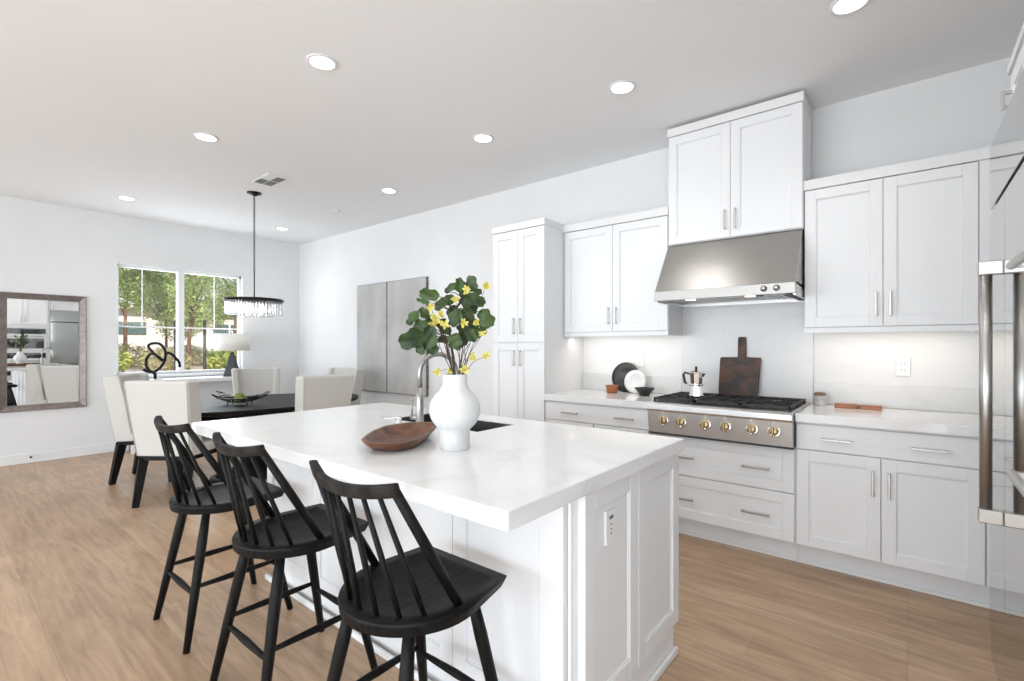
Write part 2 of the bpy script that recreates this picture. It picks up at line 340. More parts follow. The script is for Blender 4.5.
# splash
solo('backsplash', MB().box(-2.335, -1.412, YK-.025, YK-.001, .915, 1.06), 'splash', 'low quartz splash strip behind the dark and white plates', 'backsplash', (-1.87, 3.9, .915), .002)
solo('backsplash', MB().box(-.502, XR-.002, YK-.025, YK-.001, .915, 1.06), 'splash', 'low quartz splash strip behind the wooden sticks and jar', 'backsplash', (-.1, 3.9, .915), .002)
solo('backsplash', MB().box(-1.410, -.504, YK-.027, YK-.001, .90, 2.05), 'splash', 'tall pale quartz panel between rangetop and hood', 'backsplash', (-.96, 3.9, .9), .001)
# uppers
UF = 3.58
fr = FY(UF+.02)
def upper(label, x0, x1, gap, z0, z1, hz, f, crown, name='wall_cabinet', valance=True):
    t = thing(name, label, 'cabinet', ((x0+x1)/2, 3.75, z0)); fr = FY(f+.02)
    part('body', MB().box(x0, x1, f+.02, YK-.028 if name == 'wall_cabinet' and not valance else YK-.001, z0, z1), 'cab', t)
    add_door(t, fr, x0+.002, gap, z0+.003, z1-.003, gap-.034, hz); add_door(t, fr, gap, x1-.002, z0+.003, z1-.003, gap+.034, hz)
    if valance: part('light_rail', MB().box(x0, x1, f+.004, f+.022, z0-.032, z0).box(x1-.018, x1, f+.02, YK-.002, z0-.032, z0), 'cab', t, .001)
    part('crown', MB().box(x0-.004, x1+.004, f-.008, YK-.001, z1, crown), 'trim', t, .002); return t
upper('white two-door wall cabinet above the plates, left of the hood', -2.331, -1.401, -1.864, 1.424, 2.30, 1.558, UF, 2.362)
tR = upper('white two-door wall cabinet above the wall socket, right of the hood', -.512, .297, -.111, 1.424, 2.30, 1.558, UF, 2.362)
part('filler', MB().box(.297, .42, UF+.006, YK-.001, 1.392, 2.30).box(.30, .42, UF-.008, YK-.001, 2.30, 2.362), 'cab', tR)
upper('tall white two-door wall cabinet reaching the ceiling above the steel hood', -1.390, -.514, -.951, 2.062, 2.868, 2.187, 3.555, 2.928, valance=False)
# ------------------------------------------------------------------ range hood
hx0, hx1 = -1.392, -.520
t = thing('range_hood', 'brushed steel range hood with sloping front over the rangetop', 'range hood', (-.956, 3.6, 1.61))
M['hoodsteel'] = mat('hood_brushed_steel', (.47, .455, .43), .30, 1); noisy(M['hoodsteel'], (.46, .445, .42), (.50, .485, .46), 260, (.012, 1, 1), 2, .3, .7, bump=.16)
M['hoodband'] = mat('hood_band_steel', (.40, .39, .37), .45, 1)
part('canopy', MB().extrude_x([(3.565, 2.055), (3.312, 1.693), (3.312, 1.692), (3.90, 1.66), (3.89, 2.055)], hx0, hx1), 'hoodsteel', t, .002)
part('front_band', MB().extrude_x([(3.306, 1.694), (3.306, 1.628), (3.33, 1.628), (3.33, 1.694)], hx0-.002, hx1+.002), M['hoodband'], t, .002)
m = MB(); m.box(hx0, hx0+.012, 3.33, 3.885, 1.618, 1.70); m.box(hx1-.012, hx1, 3.33, 3.885, 1.618, 1.70); m.box(hx0, hx1, 3.86, 3.885, 1.618, 1.70)
part('skirt', m, 'steel', t)
m = MB(); m.box(hx0+.012, hx1-.012, 3.33, 3.42, 1.632, 1.64)
m.box(hx0+.012, hx1-.012, 3.42, 3.86, 1.655, 1.66)
for i in range(24): x = hx0+.03+i*.034; m.box(x, x+.020, 3.43, 3.85, 1.640, 1.655)
part('baffle_filter', m, 'steel', t)
for x in (-1.16, -.78):
    part('lamp', MB().lathe((x, 3.375, 1.633), [(0, 0), (.032, 0), (.034, -.006), (.0, -.007)][::-1], 20), 'hoodlamp', t)
for x in (-.688, -.618): part('knob', MB().lathe((x, 3.306, 1.665), [(0, 0), (.019, 0), (.019, .006), (.014, .008), (.014, .022), (.012, .026), (0, .026)], 20, (0, -1, 0)), 'nickel', t)
part('switch', MB().box(-.745, -.705, 3.345, 3.385, 1.624, 1.632), 'slot', t)
part('side_rail', MB().box(hx1-.06, hx1-.03, 3.34, 3.85, 1.622, 1.636), 'slot', t)
# ------------------------------------------------------------------ rangetop
rx0, rx1 = -1.410, -.520
t = thing('rangetop', 'stainless gas rangetop with six knobs and black cast iron grates', 'stove', ((rx0+rx1)/2, 3.55, .70))
part('body', MB().extrude_x([(3.25, .715), (3.225, .86), (3.215, .875), (3.215, .905), (3.235, .918), (3.87, .918), (3.87, .705), (3.25, .705)], rx0, rx1), 'steel', t, .003)
part('trim_strip', MB().box(rx0, rx1, 3.246, 3.30, .700, .713), 'slot', t)
part('side_gap', MB().box(rx1, rx1+.004, 3.262, 3.30, .715, .90), 'slot', t)
part('cooktop_well', MB().box(rx0+.02, rx1-.02, 3.275, 3.83, .917, .921), 'iron', t)
for gi in range(3):
    gx0 = rx0+.024+gi*.2835; gx1 = gx0+.281; gy0, gy1 = 3.28, 3.825; z0, z1 = .932, .950; m = MB(); b_ = .012
    m.box(gx0, gx1, gy0, gy0+b_, z0, z1); m.box(gx0, gx1, gy1-b_, gy1, z0, z1); m.box(gx0, gx0+b_, gy0, gy1, z0, z1); m.box(gx1-b_, gx1, gy0, gy1, z0, z1)
    gc = (gx0+gx1)/2; gm = (gy0+gy1)/2; m.box(gx0, gx1, gm-.006, gm+.006, z0, z1)
    for cy in (gy0+(gm-gy0)/2, gm+(gy1-gm)/2):
        for k in range(8):
            a = k*PI/4; c_, s_ = math.cos(a), math.sin(a)
            r1 = .035; r2 = .132 if k % 2 == 0 else .165
            e = Vector((max(gx0+.004, min(gx1-.004, gc+c_*r2)), max(cy-.134, min(cy+.134, cy+s_*r2)), .942)); s0 = Vector((gc+c_*r1, cy+s_*r1, .944))
            m.tube([s0, e], [.0055, .0065], 4, False)
    for cx in (gx0+.006, gx1-.006):
        for cy in (gy0+.006, gm, gy1-.006): m.box(cx-.007, cx+.007, cy-.007, cy+.007, .919, z0)
    part('grate', m, 'iron', t, .0015, 1)
    for cy in (gy0+(gm-gy0)/2, gm+(gy1-gm)/2):
        bb = part('burner', MB().lathe((gc, cy, .920), [(0, 0), (.052, 0), (.05, .008), (.038, .010), (.038, .016), (.0, .018)], 24), 'iron', t)
        part('burner_ring', MB().lathe((gc, cy, .921), [(.052, 0), (.058, 0), (.058, .004), (.052, .004), (.052, 0)], 24), 'brass', bb)
for x in (-1.297, -1.176, -1.018, -.894, -.740, -.618):
    ax = (0, -1, .16); k = part('knob', MB().lathe((x, 3.236, .800), [(0, 0), (.032, 0), (.032, .004), (.027, .006), (.026, .028), (.0245, .031), (0, .031)], 28, ax), 'brass', t)
    part('bezel', MB().lathe((x, 3.238, .800), [(.029, 0), (.037, .002), (.037, .008), (.031, .010), (.029, .010)], 28, ax), 'chrome', k)
    m = MB(); m.box(x-.0055, x+.0055, 3.178, 3.206, .777, .830); part('knob_grip', m, 'brass', k, .003)
    part('marker', MB().add([(x-.004, 3.2265, .843), (x+.004, 3.2265, .843), (x+.004, 3.222, .872), (x-.004, 3.222, .872)], [(0, 1, 2, 3)]), 'outlet', k)
# ------------------------------------------------------------------ fridge (right wall)
FX = .270
t = thing('refrigerator', 'stainless built-in refrigerator with long tubular handle at the right edge', 'refrigerator', (.6, 2.43, 0))
fy0, fys, fy1 = 1.97, 2.462, 2.875
part('body', MB().box(FX+.05, XR-.001, fy0, fy1, 0, 2.14), 'fridge', t)
for a, b2 in ((fy0, fys-.0015), (fys+.0015, fy1)):
    d = part('door', MB().box(FX, FX+.048, a, b2, .10, 1.865), 'fridge', t, .002)
    if a > 2.3:
        yy = a+.045; m = MB(); m.tube([(FX-.045, yy, .68), (FX-.045, yy, 1.60)], .0185, 20)
        h = part('handle', m, 'nickel', d)
        for zz in (.655, 1.572): part('handle_bracket', MB().box(FX-.066, FX+.001, yy-.021, yy+.021, zz, zz+.052), 'nickel', h, .004)
part('grille', MB().box(FX, FX+.05, fy0, fy1, 1.885, 2.145), 'fridge', t, .002)
part('grille_gap', MB().box(FX+.02, FX+.06, fy0, fy1, 1.865, 1.885), 'slot', t)
part('kick_plate', MB().box(FX+.004, FX+.05, fy0, fy1, 0.0, .097), 'fridge', t)
fr = FXm(FX+.05)
t = thing('wall_cabinet', 'white cabinet mounted above the stainless refrigerator', 'cabinet', (.6, 2.4, 2.15))
part('body', MB().box(FX+.05, XR-.001, fy0, 2.60, 2.15, 2.36), 'cab', t)
add_door(t, fr, 2.29, 2.595, 2.155, 2.33, 2.56, 2.225, ln=.07); add_door(t, fr, fy0, 2.288, 2.155, 2.33, 2.02, 2.225, ln=.07)
part('crown', MB().box(FX+.022, XR-.001, fy0, 2.604, 2.332, 2.362), 'trim', t)
# tall side panel + oven tower (seen in the wall mirror)
fr = FXm(FX+.025)
t = thing('oven_cabinet', 'tall white cabinet holding the wall ovens beside the refrigerator, seen in the mirror', 'cabinet', (.6, 1.5, 0))
oy0, oy1 = 1.10, 1.93
part('body', MB().box(FX+.03, XR-.001, oy0, oy1+.035, .1, 2.44), 'cab', t); part('toe_kick', MB().box(FX+.10, XR-.001, oy0, oy1, 0, .1), 'cab', t)
om = (oy0+oy1)/2
add_door(t, fr, oy0, om, 1.80, 2.435, om-.034, 1.93); add_door(t, fr, om, oy1, 1.80, 2.435, om+.034, 1.93); add_door(t, fr, oy0, oy1, .11, .54, None, .34, 'drawer', hs=[om-.2, om+.2])
t = thing('double_oven', 'stainless double wall oven with black glass, seen reflected in the mirror', 'oven', (.5, om, .56))
part('body', MB().box(FX+.012, FX+.029, oy0+.03, oy1-.03, .56, 1.74), 'steel', t)
for z0, z1 in ((1.585, 1.71), (1.03, 1.155)): part('control_panel', MB().box(FX+.002, FX+.012, oy0+.04, oy1-.04, z0, z1), 'blackglass', t)
for z0, z1 in ((1.20, 1.565), (.60, 1.01)):
    d = part('oven_door', MB().box(FX-.012, FX+.012, oy0+.035, oy1-.035, z0, z1), 'steel', t, .003)
    part('oven_window', MB().box(FX-.014, FX-.011, oy0+.07, oy1-.07, z0+.05, z1-.085), 'blackglass', d)
    m = MB(); m.tube([(FX-.055, oy0+.08, z1-.04), (FX-.055, oy1-.08, z1-.04)], .011, 12)
    for y in (oy0+.1, oy1-.1): m.box(FX-.055, FX-.01, y-.01, y+.01, z1-.048, z1-.032)
    part('handle', m, 'nickel', d)

# ------------------------------------------------------------------ island
ix0, ix1, iy0, iy1 = -2.86, -.74, .892, 2.074
sx0, sx1, sy0, sy1 = -2.20, -1.54, 1.635, 1.915
m = MB()
for a, b2, c_, d_ in ((ix0, sx0, iy0, iy1), (sx1, ix1, iy0, iy1), (sx0, sx1, iy0, sy0), (sx0, sx1, sy1, iy1)): m.box(a, b2, c_, d_, .864, .914)
# weld into one slab with a hole
xs = [ix0, sx0, sx1, ix1]; ys = [iy0, sy0, sy1, iy1]; m = MB(); V_ = [(x, y, z) for z in (.864, .914) for y in ys for x in xs]; F_ = []
def vi(i, j, k): return k*16+j*4+i
for i in range(3):
    for j in range(3):
        if i == 1 and j == 1: continue
        for k in (0, 1): F_.append((vi(i, j, k), vi(i+1, j, k), vi(i+1, j+1, k), vi(i, j+1, k)))
for i in range(3): F_ += [(vi(i, 0, 0), vi(i+1, 0, 0), vi(i+1, 0, 1), vi(i, 0, 1)), (vi(i, 3, 0), vi(i+1, 3, 0), vi(i+1, 3, 1), vi(i, 3, 1)), (vi(0, i, 0), vi(0, i+1, 0), vi(0, i+1, 1), vi(0, i, 1)), (vi(3, i, 0), vi(3, i+1, 0), vi(3, i+1, 1), vi(3, i, 1))]
F_ += [(vi(1, 1, 0), vi(2, 1, 0), vi(2, 1, 1), vi(1, 1, 1)), (vi(1, 2, 0), vi(2, 2, 0), vi(2, 2, 1), vi(1, 2, 1)), (vi(1, 1, 0), vi(1, 2, 0), vi(1, 2, 1), vi(1, 1, 1)), (vi(2, 1, 0), vi(2, 2, 0), vi(2, 2, 1), vi(2, 1, 1))]
m.add(V_, F_)
solo('island_countertop', m, 'quartz', 'thick white quartz slab on the island carrying the vase', 'countertop', (-1.8, 1.48, .864), .003)
bx0, bx1, by0, by1 = -2.80, -.79, 1.262, 2.045
t = thing('island_cabinet', 'white panelled kitchen island base behind the three black stools', 'cabinet', (-1.8, 1.65, 0))
m = MB(); m.box(bx0, sx0-.03, by0, by1, .10, .862); m.box(sx1+.03, bx1, by0, by1, .10, .862); m.box(sx0-.03, sx1+.03, by0, by1, .10, .62); m.box(sx0-.03, sx1+.03, by0, sy0-.03, .62, .862); m.box(sx0-.03, sx1+.03, sy1+.03, by1, .62, .862)
part('body', m, 'cab', t)
part('toe_kick', MB().box(bx0+.02, bx1-.004, by0+.01, by1-.05, 0, .10), 'cab', t)
# seating side panels (facing -Y)
fr = FY(by0)
for a0, a1 in ((bx0, -2.16), (-2.16, -1.497), (-1.497, -1.30), ): pass
for a0, a1 in ((bx0, -2.30), (-2.30, -1.80), (-1.80, -1.30), (-1.30, -.835)):
    part('back_panel', shaker(fr, a0, a1, .105, .862, t=.016, rail=.068), 'cab', t, .0015, 1)
part('corner_post', MB().box(-.835, -.806, by0-.030, by0, .0, .862).box(-.80, bx1, by0-.012, by0, 0, .862), 'cab', t, .001)
fr = FXp(bx1)
part('end_panel', shaker(fr, 1.286, 1.665, .13, .862, t=.028, rail=.065), 'cab', t, .0015, 1)
part('end_panel', shaker(fr, 1.668, 2.071, .13, .862, t=.028, rail=.065), 'cab', t, .0015, 1)
part('end_skirt', MB().box(bx1, bx1+.018, 1.286, 2.035, 0, .13), 'cab', t)
part('shoe_moulding', MB().box(bx1+.018, bx1+.034, 1.28, 2.05, 0, .032).box(bx0, bx1, by0-.03, by0-.014, 0, .03).box(bx1, bx1+.034, 1.248, 1.28, 0, .032), 'trim', t, .006)
fr = FYp(by1)
for i, (a0, a1) in enumerate(((bx0, -2.30), (-2.30, -1.80), (-1.80, -1.30), (-1.30, bx1))): add_door(t, fr, a0, a1, .11, .70, a1-.04, .58); add_door(t, fr, a0, a1, .705, .855, None, .78, 'drawer', hs=[(a0+a1)/2], flat=True)
# keypad outlet
k = thing('pop_up_outlet', 'slim white control plate on the island end panel', 'outlet', (bx1+.02, 1.455, .65))
part('plate', MB().box(bx1+.018, bx1+.027, 1.424, 1.486, .655, .765), 'outlet', k, .002)
part('display', MB().box(bx1+.027, bx1+.0285, 1.445, 1.470, .737, .747), 'led', k)
for z in (.718, .703, .688): part('button', MB().box(bx1+.027, bx1+.0282, 1.453, 1.461, z-.002, z+.002), 'led', k)
# sink
t = thing('sink', 'dark undermount sink sunk in the island top behind the vase', 'sink', ((sx0+sx1)/2, (sy0+sy1)/2, .66))
w_ = .006; a, b2, c_, d_ = sx0+.0075, sx1-.0075, sy0+.0075, sy1-.0075; z0 = .66
m = MB(); m.box(a-w_, b2+w_, c_-w_, d_+w_, z0-w_, z0); m.box(a-w_, a, c_, d_, z0, .909); m.box(b2, b2+w_, c_, d_, z0, .909); m.box(a-w_, b2+w_, c_-w_, c_, z0, .909); m.box(a-w_, b2+w_, d_, d_+w_, z0, .909)
part('basin', m, 'sink', t)
part('drain', MB().lathe(((sx0+sx1)/2, (sy0+sy1)/2, z0), [(0, .004), (.03, .004), (.045, .002), (.045, 0), (0, 0)], 24), 'chrome', t)
# faucet
fx, fyy = -1.875, 1.575
t = thing('faucet', 'tall brushed steel gooseneck faucet rising behind the wooden bowl', 'faucet', (fx, fyy, .914))
part('base', MB().lathe((fx, fyy, .914), [(0, 0), (.028, 0), (.028, .006), (.020, .010), (.0195, .12), (.0165, .19), (.0, .19)], 24), 'faucet', t)
pts = [(fx, fyy, 1.10), (fx, fyy, 1.17)]; rr = .098
for i in range(17):
    a = PI-i*PI/16*1.06; pts.append((fx+.35*rr*(1+math.cos(a)), fyy+.94*rr*(1+math.cos(a)), 1.172+rr*math.sin(a)))
part('spout', MB().tube(pts, .0125, 16), 'faucet', t)
e = Vector(pts[-1]); dd = Vector((0.0, -.012, -.10)); part('spray_head', MB().tube([e+dd*.1, e+dd*.3, e+dd*.85], [.0135, .0165, .018], 16), 'faucet', t)
m = MB(); m.tube([(fx, fyy, .955), (fx-.052, fyy-.01, .955)], .013, 16); m.tube([(fx-.048, fyy-.01, .955), (fx-.048, fyy-.01, 1.05)], .0042, 10); part('lever', m, 'faucet', t)
t = thing('soap_dispenser', 'low chrome soap dispenser with flat spout beside the faucet', 'soap dispenser', (-2.03, 1.57, .914))
part('pump', MB().lathe((-2.03, 1.57, .914), [(0, 0), (.018, 0), (.018, .004), (.011, .006), (.011, .022), (.016, .024), (.016, .032), (0, .033)], 20), 'chrome', t)
part('nozzle', MB().tube([(-2.03, 1.57, .941), (-2.10, 1.515, .938)], [(.008, .004), (.005, .003)], 10), 'chrome', t)
# ------------------------------------------------------------------ vase
vx, vy = -1.358, 1.316
prof = [(0, 0), (.056, 0), (.0575, .004), (.056, .062), (.058, .068)]
zc, rc = .150, .0985
for i in range(1, 24):
    a = -PI/2+PI*i/24; r = rc*math.cos(a); z = zc+rc*.93*math.sin(a)
    if z > .068 and r > .050 and z > .075: prof.append((r, z))
prof += [(.049, .243), (.047, .250), (.0465, .285), (.044, .287), (.041, .285), (.041, .25), (.0, .08)]
t = solo('vase', MB().lathe((vx, vy, .914), prof, 48), 'vase', 'matt white round ceramic vase with leafy branches, on the island', 'vase', (vx, vy, .914))
# branches
CAMP = Vector((0, 0, 1.31)); th = math.radians(39.2); dv = Vector((-math.sin(th), math.cos(th), 0)); rv = Vector((math.cos(th), math.sin(th), 0))
w0 = vx*dv.x+vy*dv.y; u0 = vx*rv.x+vy*rv.y
def bp(zx, zy, dep=0):
    """branch sketch coordinates: right and up from the vase mouth, dep = away from the room's seating side"""
    s = w0/485; X = 395+zx/5.676; Y = 270+zy/5.676
    u = (X-512)*s-u0; v = (346-Y)*s
    return Vector((vx, vy, 1.31))+rv*u+dv*dep+Vector((0, 0, v))
def leafmesh(m, c, sz_l, sz_w, ang, tilt, yaw):
    """fiddle-leaf: wavy lobed blade, c centre, ang in the plane facing the room"""
    n = 9; ux = (rv*math.cos(ang)+Vector((0, 0, 1))*math.sin(ang)); uy = (-rv*math.sin(ang)+Vector((0, 0, 1))*math.cos(ang)); un = -dv
    q1 = Matrix.Rotation(tilt, 3, ux); uy = q1 @ uy; un = q1 @ un
    q2 = Matrix.Rotation(yaw, 3, uy); ux = q2 @ ux; un = q2 @ un
    vs_ = []; cols = 7
    for i in range(n):
        s = i/(n-1); wd = (.16+.84*math.sin(PI*min(1, s*.86+.07))**.8)*(1+.20*math.sin(s*11+c.x*40)) if 0 < i < n-1 else .12 if i == 0 else .42
        for j in range(cols):
            q_ = (j/(cols-1)-.5)*2
            x = (s-.5)*sz_l*(1+.05*abs(q_)); y = q_*wd*sz_w*.5
            z = .10*sz_w*(q_*q_)+.05*sz_w*math.sin(s*8+j*1.7)-.16*sz_l*(s-.4)**2
            vs_.append(c+ux*x+uy*y+un*z)
    fs_ = []
    for i in range(n-1):
        for j in range(cols-1): a = i*cols+j; fs_.append((a, a+1, a+cols+1, a+cols))
    m.add(vs_, fs_, True)
LV = [(435, 78, 80, 62, 85, .0), (370, 90, 92, 58, 110, .03), (308, 95, 74, 34, 38, .04), (200, 142, 100, 64, 176, -.02), (150, 172, 68, 26, 165, .03), (252, 188, 88, 56, 30, .05),
      (297, 162, 60, 58, 100, .06), (405, 172, 86, 76, 80, .05), (468, 172, 92, 54, -35, -.03), (462, 116, 46, 40, 10, .06), (104, 272, 84, 58, 245, .0), (152, 240, 66, 46, 130, .05),
      (106, 392, 122, 96, 200, -.04), (150, 325, 88, 80, 160, .0), (206, 385, 118, 76, 262, -.05), (160, 442, 66, 56, 240, -.02), (214, 440, 72, 62, 290, .0), (270, 396, 72, 42, -8, .04),
      (277, 340, 62, 46, 170, .05), (345, 270, 100, 66, 75, .0), (402, 250, 84, 72, 60, .06), (520, 275, 98, 78, -65, -.02), (424, 372, 78, 62, -30, .03), (345, 402, 82, 70, 250, -.03),
      (470, 350, 84, 54, 20, .05), (390, 392, 66, 62, 275, .05), (182, 286, 66, 56, 100, .08), (350, 425, 56, 40, 265, .05), (310, 225, 70, 56, 60, .09), (240, 300, 80, 60, 160, .10),
      (430, 300, 80, 66, 10, .10), (375, 330, 70, 66, 95, .09), (500, 300, 60, 50, -20, .07), (380, 140, 60, 50, 90, .09), (430, 215, 60, 50, 40, .08), (120, 350, 70, 60, 190, .05)]
t = thing('leafy_branch', 'dark green broad-leaved fig branch standing in the white vase', 'plant', (vx, vy, .96))
m = MB(); sm = MB(); k_ = w0/485/5.676
hub = [bp(337, 600), bp(330, 500, .01), bp(312, 400, .01), bp(300, 310, .02), bp(330, 235, .03), bp(380, 150, .03)]
hub = [Vector((vx, vy, .98))]+hub
sm.tube(hub, [.007, .0062, .0058, .0052, .0045, .004, .003], 8)
for i, (x, y, l, w_, a, dp) in enumerate(LV):
    c = bp(x, y, dp); leafmesh(m, c, l*k_*1.12, w_*k_*1.20, math.radians(a), R.uniform(-.5, .5), R.uniform(-.35, .35))
    h = min(hub[3:], key=lambda q_: (q_-c).length+(.05 if q_.z > c.z else 0))
    base = c-(rv*math.cos(math.radians(a))+Vector((0, 0, 1))*math.sin(math.radians(a)))*l*k_*.5
    sm.tube([h, (h+base)/2+Vector((0, 0, .008)), base], [.0022, .0018, .0014], 6)
part('stem', sm, 'stem', t); part('foliage', m, 'leaf', t)
FLW = [[(208, 215), (270, 250), (225, 270), (222, 315), (288, 312), (240, 290)], [(345, 168), (410, 115), (518, 93), (392, 305), (465, 298), (500, 360)], [(440, 495), (518, 483), (240, 577), (308, 572), (395, 565)]]
LBL = ['flowering twig leaning left with a cluster of pale yellow blooms in the vase', 'upright twig with yellow blooms among the topmost leaves in the vase', 'low twig with yellow blooms just above the vase mouth']
def flower(parent, c, s):
    m = MB()
    for k in range(7):
        a = k*PI/3.5+R.uniform(0, .6); tl = R.uniform(-.3, 1.2); d1 = (rv*math.cos(a)+Vector((0, 0, 1))*math.sin(a)); nn = -dv
        ll = R.uniform(.6, 1.15); tip = c+d1*s*.72*ll+nn*s*tl*.4; sd = d1.cross(nn)*s*.22; md = c+d1*s*.36*ll+nn*s*(.15+.2*tl)
        m.add([c, md-sd, tip-sd*.5, tip+sd*.5, md+sd], [(0, 1, 2), (0, 2, 3), (0, 3, 4)])
    m.lathe(c-dv*s*.12, [(0, -s*.12), (s*.10, -s*.04), (s*.09, s*.08), (0, s*.12)], 8, tuple(-dv))
    part('flower', m, 'petal', parent)
for gi, fl_ in enumerate(FLW):
    t = thing('flowering_twig', LBL[gi], 'plant', (vx+.01*(gi-1), vy+.012*gi, .97))
    m = MB(); root = Vector((vx+.02*(gi-1), vy+.015*gi, 1.0)); mouth = bp([330, 362, 385][gi], 595, .0)
    for i, (x, y) in enumerate(fl_):
        c = bp(x, y, -.03+.015*gi); mid = (mouth+c)/2+rv*R.uniform(-.015, .015)+Vector((0, 0, .01))
        if gi == 2 and y > 560: mid = (mouth+c)/2+Vector((0, 0, .02))
        m.tube([root, mouth, mid, c+dv*.008], [.0020, .0018, .0015, .0010], 6); flower(t, c, R.uniform(.021, .028))
    if gi == 2:
        for xs_ in ([(385, 590), (370, 520), (355, 455), (370, 430)], [(392, 590), (405, 540), (420, 480), (445, 420), (470, 395)], [(380, 590), (400, 520), (395, 460), (420, 420)]): m.tube([bp(a, b2, .0) for a, b2 in xs_], [.003, .0026, .002, .0016, .0012][:len(xs_)], 6)
    part('twig', m, 'twig' if gi == 2 else 'stem', t)
# dough bowl
def dough():
    rim = [(-1.600, 1.060, .957), (-1.690, 1.165, .962), (-1.765, 1.290, .963), (-1.752, 1.400, .965), (-1.690, 1.452, .967), (-1.622, 1.462, .968), (-1.520, 1.330, .962), (-1.440, 1.205, .957), (-1.436, 1.120, .955), (-1.480, 1.065, .955), (-1.540, 1.048, .956)]
    P_ = [Vector(p) for p in rim]; n0 = len(P_); pts = []
    for i in range(n0):
        p0, p1, p2, p3 = P_[i-1], P_[i], P_[(i+1) % n0], P_[(i+2) % n0]
        for k in range(4):
            u = k/4; t1, t2 = (p2-p0)*.32, (p3-p1)*.32
            pts.append((2*u**3-3*u*u+1)*p1+(u**3-2*u*u+u)*t1+(-2*u**3+3*u*u)*p2+(u**3-u*u)*t2)
    c = sum(pts, Vector((0, 0, 0)))/len(pts); n = len(pts); m = MB(); cb = c+Vector((.02, -.02, 0))
    def ring(f_, z, wob=0): return [Vector((cb.x+(p.x-cb.x)*f_, cb.y+(p.y-cb.y)*f_, (p.z if z is None else z)+wob*math.sin(i*1.7))) for i, p in enumerate(pts)]
    rings = [ring(.002, .9145), ring(.66, .9145), ring(.76, .920), ring(.90, .936), ring(.99, .952), ring(1, None), ring(.92, None, .0012), ring(.84, .940, .001), ring(.68, .926), ring(.3, .921), ring(.002, .920)]
    for r_ in rings: m.v += [tuple(v) for v in r_]
    for i in range(len(rings)-1):
        for k in range(n): k2 = (k+1) % n; m.f.append((i*n+k, i*n+k2, (i+1)*n+k2, (i+1)*n+k)); m.sm.append(i not in (4, 5))
    return m, (c.x, c.y, .914)
m, org = dough()
solo('dough_bowl', m, 'doughwood', 'carved brown wooden dough bowl on the island in front of the faucet', 'bowl', org)

